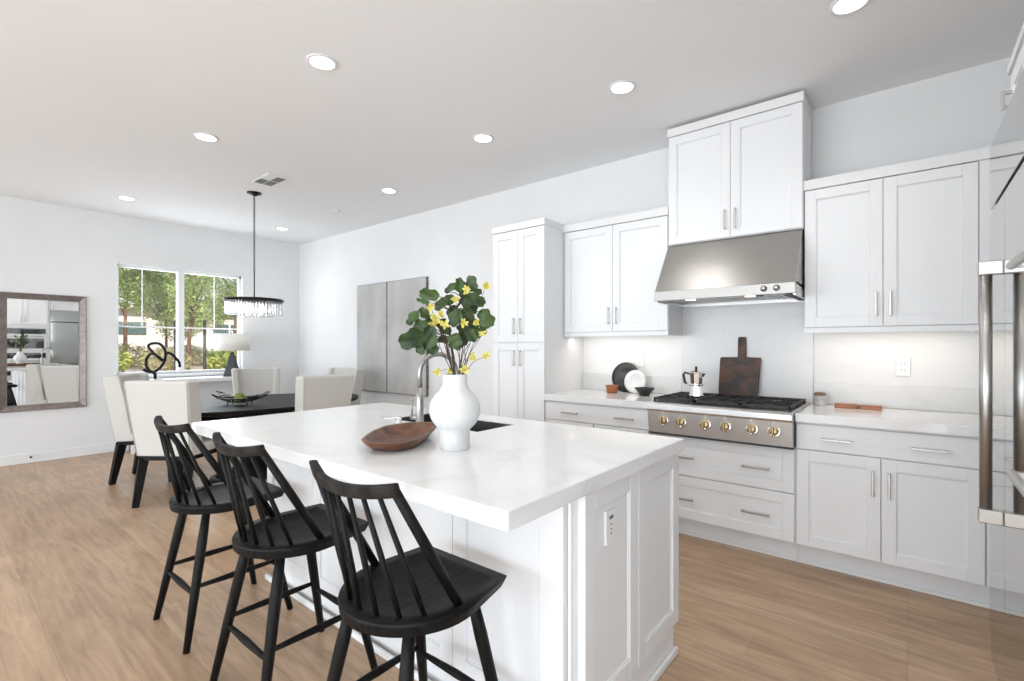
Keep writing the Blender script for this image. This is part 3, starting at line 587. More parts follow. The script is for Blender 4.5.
# ------------------------------------------------------------------ bar stools
SZ = .60
def make_stool(loc, label):
    t = thing('bar_stool', label, 'stool', loc, 'black spindle-back counter stools')
    L0 = lambda x, y, z: Vector((x, y, z))
    # seat: D shape, local; +Y to island. y: front .205, back -.215
    out = []; fy, hw = .205, .188
    out += [(-hw, fy), (hw, fy)]
    N_ = 26
    for i in range(1, N_):
        a = -0.30+(PI+.60)*i/N_    # from right-front round back to left-front
        x = math.cos(a)*.215; y = -.005-math.sin(a)*.226
        out.append((x, y))
    # order: left-front, right-front, then right side round to left side
    out = [(x+(.018 if i < 2 else .026), y) for i, (x, y) in enumerate(out)]
    def ring(sc_, z, dish=0): return [((x-.018)*sc_+.018, (y+.0)*sc_, z) for x, y in out]
    m = MB(); n = len(out)
    def low(sb_, sf, z): return [(x*(sb_+(sf-sb_)*max(0, min(1, (y+.05)/.25))), y*(sb_+(sf-sb_)*max(0, min(1, (y+.05)/.25))), z) for x, y in out]
    rings = [low(.90, .86, SZ-.040), low(.98, .93, SZ-.034), low(1, .985, SZ-.006), ring(.99, SZ)]
    for s_, dz in ((.80, -.001), (.74, -.006), (.45, -.012), (.02, -.014)): rings.append(ring(s_, SZ+dz))
    for r in rings: m.v += r
    for i in range(len(rings)-1):
        for k in range(n): k2 = (k+1) % n; m.f.append((i*n+k, i*n+k2, (i+1)*n+k2, (i+1)*n+k)); m.sm.append(i > 2)
    m.f.append(tuple(range(n))[::-1]); m.sm.append(False)
    part('seat', m, 'blackwood', t, world=False)
    for sx, sy in ((-1, -1), (1, -1), (-1, 1), (1, 1)):
        a = L0(sx*.128+.014, sy*.115-.01, SZ-.025); b_ = L0(sx*.205, sy*.225, 0)
        p = [a, a.lerp(b_, .25), a.lerp(b_, .6), b_]
        part('leg', MB().tube(p, [.016, .0205, .0185, .0135], 14), 'blackspin', t, world=False)
    def legat(sx, sy, z):
        a = L0(sx*.128+.014, sy*.115-.01, SZ-.025); b_ = L0(sx*.205, sy*.225, 0); f_ = (a.z-z)/(a.z-b_.z); return a.lerp(b_, f_)
    def stretch(p, q_): part('stretcher', MB().tube([p, p.lerp(q_, .2), p.lerp(q_, .5), p.lerp(q_, .8), q_], [.008, .0105, .0135, .0105, .008], 12), 'blackspin', t, world=False)
    for sx in (-1, 1): stretch(legat(sx, -1, .255), legat(sx, 1, .255))
    stretch(legat(-1, -1, .225), legat(1, -1, .225)); stretch(legat(-1, 1, .225), legat(1, 1, .225))
    # top rail: curved
    def railp(s):   # s -1..1
        return L0(s*.195+.020, -.262+.044*(abs(s)**2.0), .943+.020*s*s)
    pr = [railp(-1+2*i/16) for i in range(17)]
    m = MB(); vs_ = []
    for i, p in enumerate(pr):
        tn = (pr[min(i+1, 16)]-pr[max(i-1, 0)]).normalized(); nr = Vector((tn.y, -tn.x, 0)).normalized()   # outward (-Y)
        up = Vector((0, -.30, 1)).normalized(); hh = .0185; tt = .0125
        vs_ += [p+nr*tt+up*hh, p-nr*tt+up*hh, p-nr*tt-up*hh, p+nr*tt-up*hh]
    fs_ = [(0, 1, 2, 3), (64+3, 64+2, 64+1, 64)]
    for i in range(16):
        for k in range(4): k2 = (k+1) % 4; fs_.append((i*4+k, i*4+k2, i*4+4+k2, i*4+4+k))
    m.add(vs_, fs_, True); part('back_rail', m, 'railwood', t, .006, 3, world=False)
    for sx in (-1, 1):
        a = L0(sx*.192+.012, .0, SZ-.012); b_ = railp(sx*.93)+Vector((sx*.003, .002, .002)); part('back_post', MB().tube([a, a.lerp(b_, .5), b_], [.0125, .0145, .0125], 12), 'blackspin', t, world=False)
    for i in range(7):
        s = (i-3)/3.6; ang = s*1.22
        a = L0(math.sin(ang)*.190+.014, -math.cos(ang)*.190+.0, SZ-.01); b_ = railp((i-3)/4.0); b_.z -= .012
        part('spindle', MB().tube([a, a.lerp(b_, .35), b_], [.0068, .0085, .0062], 10), 'blackspin', t, world=False)
    return t
SL = ['black spindle-back counter stool nearest the camera, at the near end of the island',
      'black spindle-back counter stool in the middle of the three at the island',
      'black spindle-back counter stool farthest from the camera, beside the cream dining chair']
s3 = make_stool((-1.165, .95, 0), SL[0])
for i, x in enumerate((-1.885, -2.59)):
    c = copy_tree(s3, None, (x, .95, 0)); c['label'] = SL[i+1]

# ------------------------------------------------------------------ dining set
TC = (-5.18, 2.25)
t = thing('dining_table', 'oval black wood dining table under the crystal pendant', 'table', (*TC, 0))
EX, EY = .70, 1.05
part('tabletop', MB().lathe((*TC, 0), [(0, .700), (.965, .700), (.99, .705), (1, .735), (.995, .740), (0, .740)], 72, smooth=False, sx=EX, sy=EY), 'blackwood', t, .002)
part('apron', MB().lathe((*TC, 0), [(.72, .64), (.75, .64), (.75, .7005), (.72, .7005), (.72, .64)], 56, sx=EX, sy=EY), 'blackwood', t)
part('pedestal', MB().lathe((*TC, 0), [(0, .03), (.40, .03), (.40, .05), (.17, .12), (.12, .40), (.17, .62), (.40, .699), (0, .699)], 32, sx=EX, sy=EY), 'blackwood', t)
part('foot_plate', MB().lathe((*TC, 0), [(0, 0), (.45, 0), (.45, .025), (.40, .03), (0, .03)], 32, sx=EX, sy=EY), 'blackwood', t)
def make_chair(loc, rz, label):
    """local: back at -Y, faces +Y; origin centre of chair on floor"""
    t = thing('dining_chair', label, 'chair', loc, 'cream upholstered dining chairs', rz)
    def shell(z):   # half width & back offset by height
        s = (z-.43)/.59; return .235+.035*s, -.235-.085*s
    zs = [.405, .60, .80, 1.01, 1.03]; m = MB(); rings = []
    for z in zs:
        hw, yb = shell(z); wd = .150-(.01 if z > .9 else 0); tk = .075; e = .0 if z < 1.02 else .008
        # U-shaped section, counter-clockwise
        rings.append([(-hw+e, yb+e, z), (hw-e, yb+e, z), (hw-e, yb+wd-e, z), (hw-tk*.75, yb+wd-e, z), (hw-tk*.9, yb+tk+.012, z), (0, yb+tk-e, z), (-hw+tk*.9, yb+tk+.012, z), (-hw+tk*.75, yb+wd-e, z), (-hw+e, yb+wd-e, z)])
    n = 9
    for r in rings: m.v += r
    for i in range(len(rings)-1):
        for k in range(n): k2 = (k+1) % n; m.f.append((i*n+k, i*n+k2, (i+1)*n+k2, (i+1)*n+k)); m.sm.append(False)
    m.f.append(tuple(range(n))[::-1]); m.sm.append(False); m.f.append(tuple(range((len(rings)-1)*n, len(rings)*n))); m.sm.append(False)
    b = part('backrest', m, 'fabric', t, .014, 3, world=False)
    for sx in (-1, 1):
        mp_ = MB(); pts = [Vector((sx*(shell(z)[0]-.012), shell(z)[1]-.001, z)) for z in (.415, .7, 1.015)]; mp_.tube(pts, .0045, 6); part('piping', mp_, 'piping', b, world=False)
    m = MB(); m.box(-.235, .235, -.16, .255, .405, .49); part('seat', m, 'fabric', t, .025, 4, world=False)
    m = MB(); m.box(-.225, .225, -.225, .245, .37, .41); part('seat_frame', m, 'blackwood', t, .004, world=False)
    for sx in (-1, 1):
        for sy in (-1, 1):
            top = Vector((sx*.195, -.195 if sy < 0 else .215, .385)); bot = Vector((sx*.203, -.272 if sy < 0 else .235, 0))
            part('leg', MB().tube([top, bot], [.048, .032], 4, False, flat=(1, .0, 0)), 'blackwood', t, world=False)
    return t
def place_chair(proto, back, face, label):
    d_ = Vector(face).normalized(); rz = math.atan2(d_.y, d_.x)-PI/2
    loc = (back[0]+d_.x*.27, back[1]+d_.y*.27, 0)
    if proto is None: return make_chair(loc, rz, label)
    c = copy_tree(proto, None, loc); c.rotation_euler = (0, 0, rz); c['label'] = label; return c
cB = place_chair(None, (-4.69, 1.24), (-.60, .80), 'cream dining chair with its back to the stools, nearest the camera')
place_chair(cB, (-5.99, 1.29), (.62, .78), 'cream dining chair at the left end, nearest the framed wall mirror')
place_chair(cB, (-6.42, 2.72), (.96, -.26), 'cream dining chair facing the kitchen in front of the table lamp')
place_chair(cB, (-4.34, 2.50), (-1, .02), 'cream dining chair with its back to the island, in front of the grey wall panel')
place_chair(cB, (-5.58, 3.50), (.15, -1), 'cream dining chair by the kitchen-side wall, mostly hidden behind another chair')
# centrepiece
bx_, by_ = -5.03, 1.98
t = thing('wire_bowl', 'long black twig-like metal bowl on the dining table', 'bowl', (bx_, by_, .740))
m = MB(); RR = random.Random(3)
dl = Vector((rv.x, rv.y, 0)); dw = Vector((-rv.y, rv.x, 0)); cB_ = Vector((bx_, by_, .740))
def bowlp(a, b_): return cB_+dl*a*.27+dw*b_*.11*(1-.45*a*a)+Vector((0, 0, .022+.075*a*a+.040*b_*b_))
for i in range(80):
    a0, b0 = RR.uniform(-1, .9), RR.uniform(-1, 1); a1, b1 = a0+RR.uniform(.1, .3), b0+RR.uniform(-.5, .5)
    a1 = min(1, a1); b1 = max(-1, min(1, b1)); m.tube([bowlp(a0, b0), bowlp((a0+a1)/2, (b0+b1)/2+.05), bowlp(a1, b1)], .0042, 6)
for s_ in (-1, 1): m.tube([bowlp(-1+i/8, s_*math.sin(PI*(i+.01)/16)) for i in range(17)], .005, 6)
for a, b_ in ((-.35, -.4), (.35, -.4), (-.35, .4), (.35, .4)): p = bowlp(a, b_); m.tube([p, (p.x, p.y, .741)], .0045, 6)
part('mesh_body', m, 'blackmetal', t)
for i, (a, b_, r) in enumerate(((.03, -.15, .050), (-.12, .15, .030), (.14, .25, .027))):
    c = bowlp(a, b_)+Vector((0, 0, r*.9)); pr = [(r*math.sin(PI*k/10), -r*math.cos(PI*k/10)) for k in range(11)]
    solo('moss_ball', MB().lathe(c, pr, 16), 'moss', ['largest green moss ball, in the middle of the wire bowl', 'smaller green moss ball at the left in the wire bowl', 'smallest green moss ball at the right in the wire bowl'][i], 'decoration', tuple(c), group='moss balls in the wire bowl')
# ------------------------------------------------------------------ console, lamp, sculpture
cx0, cx1, cy0, cy1 = XF+.025, -7.22, 1.62, 3.10
t = thing('console_table', 'white console table below the dining window', 'table', ((cx0+cx1)/2, 2.36, 0))
part('top', MB().box(cx0, cx1, cy0, cy1, .835, .885), 'trim', t, .004)
part('shelf', MB().box(cx0+.02, cx1-.02, cy0+.03, cy1-.03, .18, .21), 'trim', t, .003)
for x in (cx0+.01, cx1-.06):
    for y in (cy0+.01, cy1-.06): part('leg', MB().box(x, x+.05, y, y+.05, 0, .835), 'trim', t, .003)
lx, ly = -7.36, 2.80
t = thing('table_lamp', 'table lamp with drum shade and dark tapered base, on the console', 'lamp', (lx, ly, .885))
part('base', MB().lathe((lx, ly, .885), [(0, 0), (.125, 0), (.12, .01), (.022, .335), (.0, .34)], 4, smooth=False), 'lampbase', t, .003)
part('neck', MB().tube([(lx, ly, 1.22), (lx, ly, 1.27)], .008, 10), 'nickel', t)
part('lamp_shade', MB().lathe((lx, ly, 0), [(.222, 1.245), (.222, 1.482), (.219, 1.482), (.219, 1.245), (.222, 1.245)], 40), 'shade', t)
part('finial', MB().lathe((lx, ly, 1.46), [(0, 0), (.004, 0), (.004, .04), (.014, .045), (.014, .058), (0, .066)], 12), 'nickel', t)
pl = bpy.data.lights.new('lamp_bulb', 'POINT'); pl.energy = 2; pl.color = (1, .85, .66); pl.shadow_soft_size = .04; po = bpy.data.objects.new('lamp_bulb', pl); C.objects.link(po); po.parent = t; po.location = (0, 0, .47)
scx, scy = -7.36, 1.92
t = thing('ribbon_sculpture', 'black looping ribbon sculpture in front of the window', 'sculpture', (scx, scy, .885))
part('base', MB().box(scx-.05, scx+.05, scy-.05, scy+.05, .885, .90), 'chrome', t, .002)
def sp(px_, py_, dx=0):
    s = 5.86/485; return Vector((scx+dx, scy+.0+(px_-157)*s*1.005*1.05, .905+(374-py_)*s*.97))
zz_ = lambda L_: [(100+a/4.876, 255+b_/4.876) for a, b_ in L_]
loop = zz_([(268, 590), (267, 565), (262, 552), (244, 538), (236, 512), (238, 480), (250, 458), (262, 452), (282, 470), (300, 492), (278, 470), (258, 440), (245, 415), (255, 400), (282, 398), (300, 418), (309, 450), (304, 495), (288, 530), (266, 550)])
m = MB()
def smooth_path(c, dx=0):
    P_ = [sp(a, b_, dx+.03*math.sin(i*.9)) for i, (a, b_) in enumerate(c)]; out = []
    for i in range(len(P_)-1):
        p0, p1, p2, p3 = P_[max(i-1, 0)], P_[i], P_[i+1], P_[min(i+2, len(P_)-1)]
        for k in range(5):
            u = k/5; out.append(.5*((2*p1)+(-p0+p2)*u+(2*p0-5*p1+4*p2-p3)*u*u+(-p0+3*p1-3*p2+p3)*u**3))
    out.append(P_[-1]); return out
for c_ in (loop, zz_([(309, 448), (330, 452), (352, 478), (368, 505), (372, 525)]), zz_([(262, 548), (240, 545), (218, 532)])):
    q_ = smooth_path(c_); m.tube(q_, [(.014, .018)]*len(q_), 8, flat=(1, 0, 0))
part('ribbon', m, 'blackmetal', t)
# ------------------------------------------------------------------ mirror
t = thing('wall_mirror', 'rectangular wall mirror in a wide pewter frame', 'mirror', (XF+.02, .92, .57))
my0, my1, mz0, mz1 = .548, 1.285, .578, 1.905; fw = .072
m = MB(); x0 = XF+.001
def strip(y0, z0, y1, z1, iy0_, iz0, iy1_, iz1):
    # sloping frame member: outer edge (y0,z0)-(y1,z1), inner edge (iy..)
    m.add([(x0, y0, z0), (x0, y1, z1), (x0+.035, y1+(iy1_-y1)*.12, z1+(iz1-z1)*.12), (x0+.035, y0+(iy0_-y0)*.12, z0+(iz0-z0)*.12), (x0+.018, iy0_, iz0), (x0+.018, iy1_, iz1), (x0, iy0_, iz0), (x0, iy1_, iz1)],
          [(0, 1, 2, 3), (3, 2, 5, 4), (4, 5, 7, 6), (6, 7, 1, 0)])
a, b2, c_, d_ = my0+fw, my1-fw, mz0+fw, mz1-fw
strip(my0, mz0, my1, mz0, a, c_, b2, c_); strip(my1, mz0, my1, mz1, b2, c_, b2, d_); strip(my1, mz1, my0, mz1, b2, d_, a, d_); strip(my0, mz1, my0, mz0, a, d_, a, c_)
part('frame', m, 'frame', t, .003); part('mirror_glass', MB().box(x0, x0+.012, a-.005, b2+.005, c_-.005, d_+.005), 'mirror', t)
part('bead', MB().box(x0+.010, x0+.021, b2, b2+.006, c_, d_).box(x0+.010, x0+.021, a-.006, a, c_, d_).box(x0+.010, x0+.021, a, b2, c_-.006, c_).box(x0+.010, x0+.021, a, b2, d_, d_+.006), 'frame', t)
# ------------------------------------------------------------------ grey wall panels
t = thing('wall_art', 'large weathered grey two-panel artwork on the kitchen-side wall', 'picture', (-5.25, YK-.03, .70))
ax0, ax1, az0, az1, am = -5.96, -4.50, .700, 2.150, -5.275
for a, b2 in ((ax0, am-.008), (am+.008, ax1)): part('panel', MB().box(a+.004, b2-.004, YK-.042, YK-.012, az0+.006, az1-.006), 'art', t, .002)
m = MB(); m.box(ax0, ax1, YK-.038, YK-.001, az0, az1); part('rusted_backing', m, 'artedge', t)
# ------------------------------------------------------------------ pendant
pcx, pcy = -5.42, 2.28
t = thing('pendant_light', 'round crystal-fringed pendant with black ring hanging over the dining table', 'lamp', (pcx, pcy, 1.64))
part('canopy', MB().lathe((pcx, pcy, H), [(0, -.035), (.02, -.034), (.05, -.016), (.072, -.008), (.072, -.0005), (0, -.0005)], 28), 'blackmetal', t)
m = MB(); z = H-.035; k = 0
while z > 2.10:
    a = PI/2*(k % 2); pts = [Vector((pcx+math.cos(a)*.009*math.cos(q_), pcy+math.sin(a)*.009*math.cos(q_), z-.016+.019*math.sin(q_))) for q_ in [2*PI*j/10 for j in range(11)]]
    m.tube(pts, .0030, 5, cap=False); z -= .029; k += 1
part('chain', m, 'blackmetal', t); part('rod', MB().tube([(pcx, pcy, 2.11), (pcx, pcy, 1.82)], .006, 8), 'blackmetal', t)
rz_ = 1.80
part('ring', MB().lathe((pcx, pcy, 0), [(.272, rz_-.014), (.288, rz_-.014), (.288, rz_+.010), (.272, rz_+.010), (.272, rz_-.014)], 56), 'blackmetal', t)
m = MB()
for k in range(3): a = k*PI/3; m.tube([(pcx-math.cos(a)*.275, pcy-math.sin(a)*.275, rz_), (pcx+math.cos(a)*.275, pcy+math.sin(a)*.275, rz_)], .005, 6)
part('spokes', m, 'blackmetal', t)
cm = MB(); hw = .0125; cm.add([(-hw, 0, 0), (0, -.006, 0), (hw, 0, 0), (0, .006, 0), (-hw, 0, -.140), (0, -.006, -.140), (hw, 0, -.140), (0, .006, -.140), (0, 0, -.150)],
                             [(0, 1, 2, 3), (0, 1, 5, 4), (1, 2, 6, 5), (2, 3, 7, 6), (3, 0, 4, 7), (4, 5, 8), (5, 6, 8), (6, 7, 8), (7, 4, 8)])
proto = None
for ri, (rr_, n_, dz) in enumerate(((.270, 52, 0), (.18, 32, -.012))):
    for k in range(n_):
        a = 2*PI*k/n_
        if proto is None: o = part('crystal', cm, 'crystal', t, world=False); proto = o
        else: o = proto.copy(); C.objects.link(o); o.parent = t
        o.location = (rr_*math.cos(a), rr_*math.sin(a), rz_-.012+dz-1.64); o.rotation_euler = (0, 0, a+PI/2)
for k in range(6):
    a = k*PI/3+.3; b_ = part('bulb', MB().lathe((pcx+.12*math.cos(a), pcy+.12*math.sin(a), rz_-.10), [(0, -.03), (.010, -.022), (.014, 0), (.009, .025), (.0, .04)][::1], 10), 'bulb', t)
pl = bpy.data.lights.new('pendant_glow', 'POINT'); pl.energy = .5; pl.color = (1, .86, .66); pl.shadow_soft_size = .1; po = bpy.data.objects.new('pendant_glow', pl); C.objects.link(po); po.parent = t; po.location = (0, 0, .06)
# ------------------------------------------------------------------ recessed lights
DLP = [((-2.62, 1.477), 'recessed ceiling downlight, largest of the left row over the stools'), ((-4.266, 1.432), 'recessed ceiling downlight, middle of the left row before the vent'),
       ((-6.70, 1.468), 'recessed ceiling downlight at far left, near the mirror wall'), ((-2.594, 2.819), 'recessed ceiling downlight above the plant and tall pantry'),
       ((-4.238, 3.144), 'recessed ceiling downlight nearest the grey wall artwork'), ((-6.766, 3.217), 'recessed ceiling downlight in the far corner beside the pendant chain'),
       ((-1.401, 2.82), 'recessed ceiling downlight just left of the tall cabinet over the hood'), ((-.213, 2.818), 'recessed ceiling downlight cut by the top edge of the picture, toward the refrigerator'),
       ((-1.401, 1.455), 'recessed ceiling downlight above the island, above the picture'), ((-.213, 1.455), 'recessed ceiling downlight over the aisle beside the refrigerator, above the picture')]
for (x, y), lb in DLP:
    t = thing('recessed_downlight', lb, 'ceiling light', (x, y, H), 'recessed ceiling downlights')
    part('trim_ring', MB().lathe((x, y, H), [(.066, -.001), (.086, -.001), (.084, -.006), (.068, -.008), (.066, -.001)], 36), 'trim', t)
    part('lens', MB().lathe((x, y, H), [(0, -.001), (.067, -.001), (.067, -.004), (0, -.0055)], 32), 'emit', t)
    s_ = bpy.data.lights.new('downlight_beam', 'SPOT'); s_.energy = DL; s_.spot_size = 2.4; s_.spot_blend = .9; s_.shadow_soft_size = .07; s_.color = (1, .985, .955)
    o = bpy.data.objects.new('downlight_beam', s_); C.objects.link(o); o.parent = t; o.location = (0, 0, -.02)
t = thing('ceiling_vent', 'small rectangular white louvred air vent in the ceiling by the pendant', 'vent', (-4.86, 2.20, H))
part('frame', MB().box(-5.05, -4.68, 2.10, 2.30, H-.008, H-.0005), 'trim', t, .002)
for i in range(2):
    for j in range(2): part('louvre_panel', MB().box(-5.03+i*.165, -4.885+i*.165, 2.115+j*.088, 2.192+j*.088, H-.010, H-.0075), mat('vent_shade_grey', (.17, .17, .17), .7) if (i, j) != (1, 0) else 'trim', t)  # flat plates, shade inside the vent put into their dark grey
solo('smoke_detector', MB().lathe((-5.38, 3.21, H), [(0, -.012), (.045, -.012), (.055, -.004), (.055, -.0005), (0, -.0005)], 24), 'trim', 'small round white ceiling sensor near the far corner', 'sensor', (-5.38, 3.21, H))
t = thing('door_stop', 'small dark spring stop on the far baseboard below the mirror', 'door stop', (XF+.022, .80, .07))
part('stem', MB().tube([(XF+.02, .80, .07), (XF+.075, .80, .07)], .007, 8), 'nickel', t); part('tip', MB().tube([(XF+.073, .80, .07), (XF+.09, .80, .07)], .011, 10), 'slot', t)
# outlets
def outlet(x, z, label, y=YK):
    t = thing('wall_outlet', label, 'outlet', (x, y, z)); part('plate', MB().box(x-.036, x+.036, y-.007, y-.0005, z-.058, z+.058), 'outlet', t, .002)
    for dz in (-.021, .021):
        r_ = part('socket', MB().box(x-.016, x+.016, y-.009, y-.0065, z+dz-.015, z+dz+.015), 'outlet', t, .002)
        part('slots', MB().box(x-.008, x-.006, y-.0098, y-.0088, z+dz-.005, z+dz+.006).box(x+.006, x+.008, y-.0098, y-.0088, z+dz-.005, z+dz+.006), 'slot', r_)
outlet(-.022, 1.178, 'white double wall socket under the right-hand wall cabinet'); outlet(-1.775, 1.19, 'white wall socket half hidden above the white plate')
# ------------------------------------------------------------------ things on the counters
# plates leaning on the wall
def plate(x, y, z, r, lean, m_, label, yaw=0):
    prof = [(0, 0), (r*.55, 0), (r*.62, .006), (r, .012), (r, .016), (r*.60, .011), (r*.55, .006), (0, .006)]
    n = Vector((math.sin(yaw), -math.cos(lean)*math.cos(yaw), math.sin(lean))).normalized()
    c = Vector((x, y, z)); o = solo('plate', MB().lathe(c, prof, 48, n), m_, label, 'plate', (x, y, z)); return o
plate(-1.872, 3.845, .914+.127, .128, .16, 'charcoal', 'large charcoal plate leaning on the splash behind the white plate')
plate(-1.768, 3.812, .914+.096, .097, .16, 'whiteplate', 'smaller white plate leaning in front of the charcoal plate')
cx_, cy_ = -1.930, 3.70
solo('ramekin', MB().lathe((cx_, cy_, .914), [(0, 0), (.042, 0), (.052, .055), (.053, .066), (.049, .066), (.040, .008), (0, .008)], 32), 'terra', 'small terracotta cup in front of the charcoal plate', 'cup', (cx_, cy_, .914))
cx_, cy_ = -1.632, 3.68
solo('bowl', MB().lathe((cx_, cy_, .914), [(0, 0), (.038, 0), (.040, .008), (.078, .056), (.080, .062), (.075, .062), (.036, .014), (0, .012)], 40), 'charcoal', 'small charcoal bowl beside the white plate, next to the range', 'bowl', (cx_, cy_, .914))
# moka pot (eight-sided)
kx, ky, kz = -1.175, 3.53, .950
t = thing('moka_pot', 'octagonal silver stovetop moka pot with black handle on the grates', 'coffee pot', (kx, ky, kz))
part('boiler', MB().lathe((kx, ky, kz), [(0, 0), (.051, 0), (.052, .006), (.041, .075), (.0, .075)], 8, smooth=False), 'chrome', t, .002)
part('collar', MB().lathe((kx, ky, kz), [(0, .074), (.046, .075), (.046, .088), (0, .089)], 24), 'chrome', t)
u = MB().lathe((kx, ky, kz), [(0, .088), (.040, .088), (.049, .165), (.0, .166)], 8, smooth=False)
u.add([(kx+.040, ky-.014, kz+.166), (kx+.040, ky+.014, kz+.166), (kx+.072, ky, kz+.168), (kx+.040, ky, kz+.125)], [(0, 1, 2), (0, 2, 3), (1, 3, 2), (0, 3, 1)])
part('pouring_jug', u, 'chrome', t, .0015)
part('lid', MB().lathe((kx, ky, kz), [(0, .166), (.050, .166), (.046, .175), (.012, .187), (0, .188)], 8, smooth=False), 'chrome', t)
part('lid_knob', MB().lathe((kx, ky, kz), [(0, .187), (.007, .187), (.009, .205), (.007, .214), (0, .216)], 12), 'slot', t)
part('handle', MB().tube([(kx-.044, ky, kz+.158), (kx-.082, ky, kz+.168), (kx-.092, ky, kz+.150), (kx-.080, ky, kz+.095), (kx-.066, ky, kz+.088)], [(.006, .008), (.007, .009), (.008, .010), (.007, .010), (.005, .007)], 8), 'slot', t)
# cutting board leaning
m = MB(); yb, yt = 3.872, 3.876
poly = [(-1.106, 0), (-.848, 0), (-.838, .05), (-.824, .296), (-.832, .303), (-.925, .305), (-.927, .448), (-.935, .455), (-.974, .455), (-.982, .448), (-.982, .305), (-1.096, .303), (-1.106, .295), (-1.112, .06)]
n = len(poly); y_of = lambda z: 3.845+.040*z/.44
z00 = .928
m.add([(x, y_of(z)-.012, z00+z) for x, z in poly]+[(x, y_of(z)+.006, z00+z) for x, z in poly], [tuple(range(n)), tuple(range(n, 2*n))[::-1]]+[(k, n+k, n+(k+1) % n, (k+1) % n) for k in range(n)])
m.v = [(x, y, z-.006) for x, y, z in m.v]
solo('cutting_board', m, 'boardwood', 'dark rustic paddle cutting board leaning behind the rangetop', 'cutting board', (-.945, 3.85, .922), .004)
# jar
jx, jy = -.452, 3.80
t = thing('stone_jar', 'small grey stone jar with brown wood lid beside the range', 'jar', (jx, jy, .914))
part('jar_body', MB().lathe((jx, jy, .914), [(0, 0), (.036, 0), (.038, .004), (.038, .066), (.033, .068), (0, .068)], 32), 'stone', t); part('lid', MB().lathe((jx, jy, .914), [(0, .068), (.034, .068), (.035, .074), (.030, .086), (.0, .090)], 32), 'corkwood', t)
# wooden folding trivet: two linked square sticks
t = thing('wooden_trivet', 'pair of hinged reddish wooden sticks lying by the socket', 'trivet', (-.24, 3.74, .914))
part('stick', MB().box(-.365, -.245, 3.725, 3.752, .914, .944), 'stickwood', t, .004); part('stick', MB().box(-.237, -.120, 3.725, 3.752, .914, .942), 'stickwood', t, .004)
part('joint', MB().lathe((-.241, 3.7385, .928), [(0, -.016), (.013, -.016), (.013, .016), (0, .016)], 16, (0, 1, 0)), 'corkwood', t)

# ------------------------------------------------------------------ outdoors
struct('ground_outside', MB().box(-13.6, XF-.16, -25, 45, -.25, -.12), 'pave')
struct('garden_bed', MB().box(-60, -13.6, -25, 45, -.25, .50), 'ground')
RR = random.Random(11)
def leaves(m, c, rx, ry, rz, n, s, shape=0):
    for _ in range(n):
        while True:
            p = Vector((RR.uniform(-1, 1), RR.uniform(-1, 1), RR.uniform(-1, 1)))
            if .3 < p.length < 1: break
        p = Vector((c[0]+p.x*rx, c[1]+p.y*ry, c[2]+p.z*rz)); a = Vector((RR.gauss(0, 1), RR.gauss(0, 1), RR.gauss(0, .6)-.5*shape)).normalized(); b_ = a.orthogonal().normalized()
        l = s*RR.uniform(.6, 1.3); w_ = l*(.30 if shape else .5); m.v += [p-a*l, p+b_*w_, p+a*l, p-b_*w_]; k = len(m.v)-4; m.f.append((k, k+1, k+2, k+3)); m.sm.append(False)
def tree(x, y, h, cr, cz, label, n=3800, lean=0, tr_=.10, ls=.075):
    t = thing('garden_tree', label, 'tree', (x, y, .5), 'trees outside the dining window')
    tk = MB(); top = Vector((x+lean, y+lean*.6, cz+.6)); tk.tube([(x, y, .5), (x+lean*.3, y+lean*.2, cz*.6), tuple(top)], [tr_, tr_*.8, tr_*.5], 10)
    for k in range(7):
        a = k*.9+RR.random(); e = top+Vector((math.cos(a)*cr*.6, math.sin(a)*cr*.6, RR.uniform(.2, 1.4))); s0 = Vector((x+lean*.6, y+lean*.4, cz*RR.uniform(.7, 1.1)))
        tk.tube([s0, s0.lerp(e, .5)+Vector((0, 0, .15)), e], [tr_*.45, tr_*.3, .015], 7)
    part('trunk', tk, 'bark', t)
    m = MB()
    for k in range(26):
        a = RR.uniform(0, 2*PI); r = cr*math.sqrt(RR.random())*.8; zz = cz+(h-cz)*k/26
        leaves(m, (x+r*math.cos(a), y+r*math.sin(a), zz), cr*.42, cr*.42, .6, n//26, ls, 1)
    part('foliage', m, 'treeleaf', t)
tree(-20.7, 5.67, 7.2, 1.75, 2.05, 'willowy green tree with slim trunk in the left pane of the dining window', 17000, 0, .06)
tree(-18.4, 5.62, 7.0, 1.05, 2.45, 'slender green tree with reddish trunk at the centre bar of the window', 7000, .2, .075)
tree(-19.0, 8.45, 7.2, 1.40, 2.0, 'bright green tree filling the right pane of the dining window', 12000, 0, .07)
tree(-29.5, 6.4, 9.8, 2.5, 3.3, 'darker tree at the back on the left of the window view', 11000, 0, .10, .12)
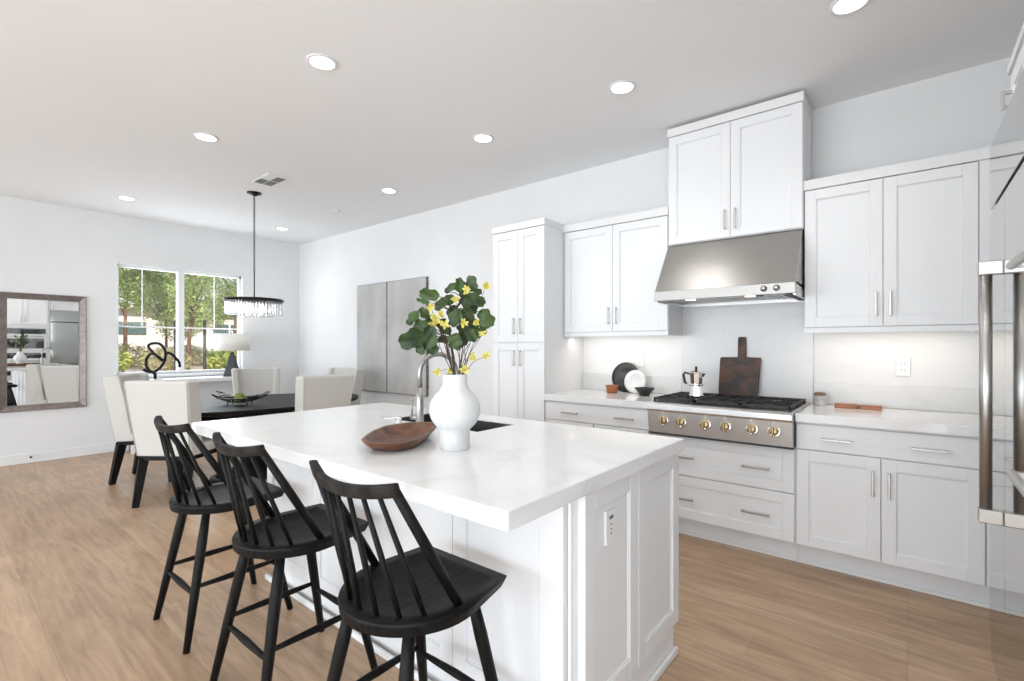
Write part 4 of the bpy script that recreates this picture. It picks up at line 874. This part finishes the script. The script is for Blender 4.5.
tree(-28.5, 11.0, 9.8, 2.5, 3.3, 'darker tree at the back on the right of the window view', 11000, 0, .10, .12)
tree(-23.0, 3.1, 8.0, 1.8, 2.1, 'yellowish tree cut by the left edge of the dining window', 9000, 0, .08)
SH = [(-18.6, 3.35, .85, .85, 0), (-18.2, 5.05-.1, .72, .80, 1), (-17.2, 6.35, .62, .80, 0), (-17.6, 7.75, .72, .85, 1), (-18.2, 9.45, .9, .90, 0), (-23.5, 4.9, 1.2, .95, 1), (-23.6, 9.2, 1.2, 1.0, 0), (-23.4, 7.1, 1.0, .90, 1), (-24.0, 12.0, 1.3, 1.05, 0)]
SLB = ['low leafy shrub at the left of the window view', 'tawny grass clump left of centre outside', 'green shrub between the two tree trunks outside', 'tawny grass clump behind the right tree trunk', 'green shrub below the lamp shade outside',
       'tall pale grass clump at far left outside', 'green shrub at the back near the far wall, right side', 'pale grass clump at the back behind both trees', 'green shrub farthest right outside']
for (x, y, r, h, k), lb in zip(SH, SLB):
    m = MB(); leaves(m, (x, y, h*.42+.5), r, r, h*.55, 2600, .06, k)
    solo('garden_shrub', m, ['shrubleaf', 'shrubleaf2'][k], lb, 'shrub', (x, y, .5), group='shrubs outside the dining window')
t = thing('neighbour_building', 'long pale low building with dark windows far outside the dining window', 'building', (-42, 12, -.12))
part('wall', MB().box(-44, -42, -8, 34, -.12, 3.9), 'lot', t)
part('roof', MB().box(-44.4, -41.4, -8.4, 34.4, 3.9, 4.2), 'lot', t)
for y0 in (-1.0, 6.9, 14.6, 22.0):
    f_ = part('window', MB().box(-42.02, -41.96, y0, y0+3.4, 2.1, 3.0), 'bldwin', t)
    part('window_bars', MB().box(-41.97, -41.93, y0+1.1, y0+1.2, 2.1, 3.0).box(-41.97, -41.93, y0+2.2, y0+2.3, 2.1, 3.0), 'trim', f_)
for (x, y), lb in (((-15.2, 4.37), 'slim dark steel post outside the left window pane'), ((-14.6, 4.87), 'slim dark steel post outside the right window pane')):
    solo('garden_post', MB().box(x-.03, x+.03, y-.03, y+.03, .5, 2.0), 'postdark', lb, 'post', (x, y, .5))
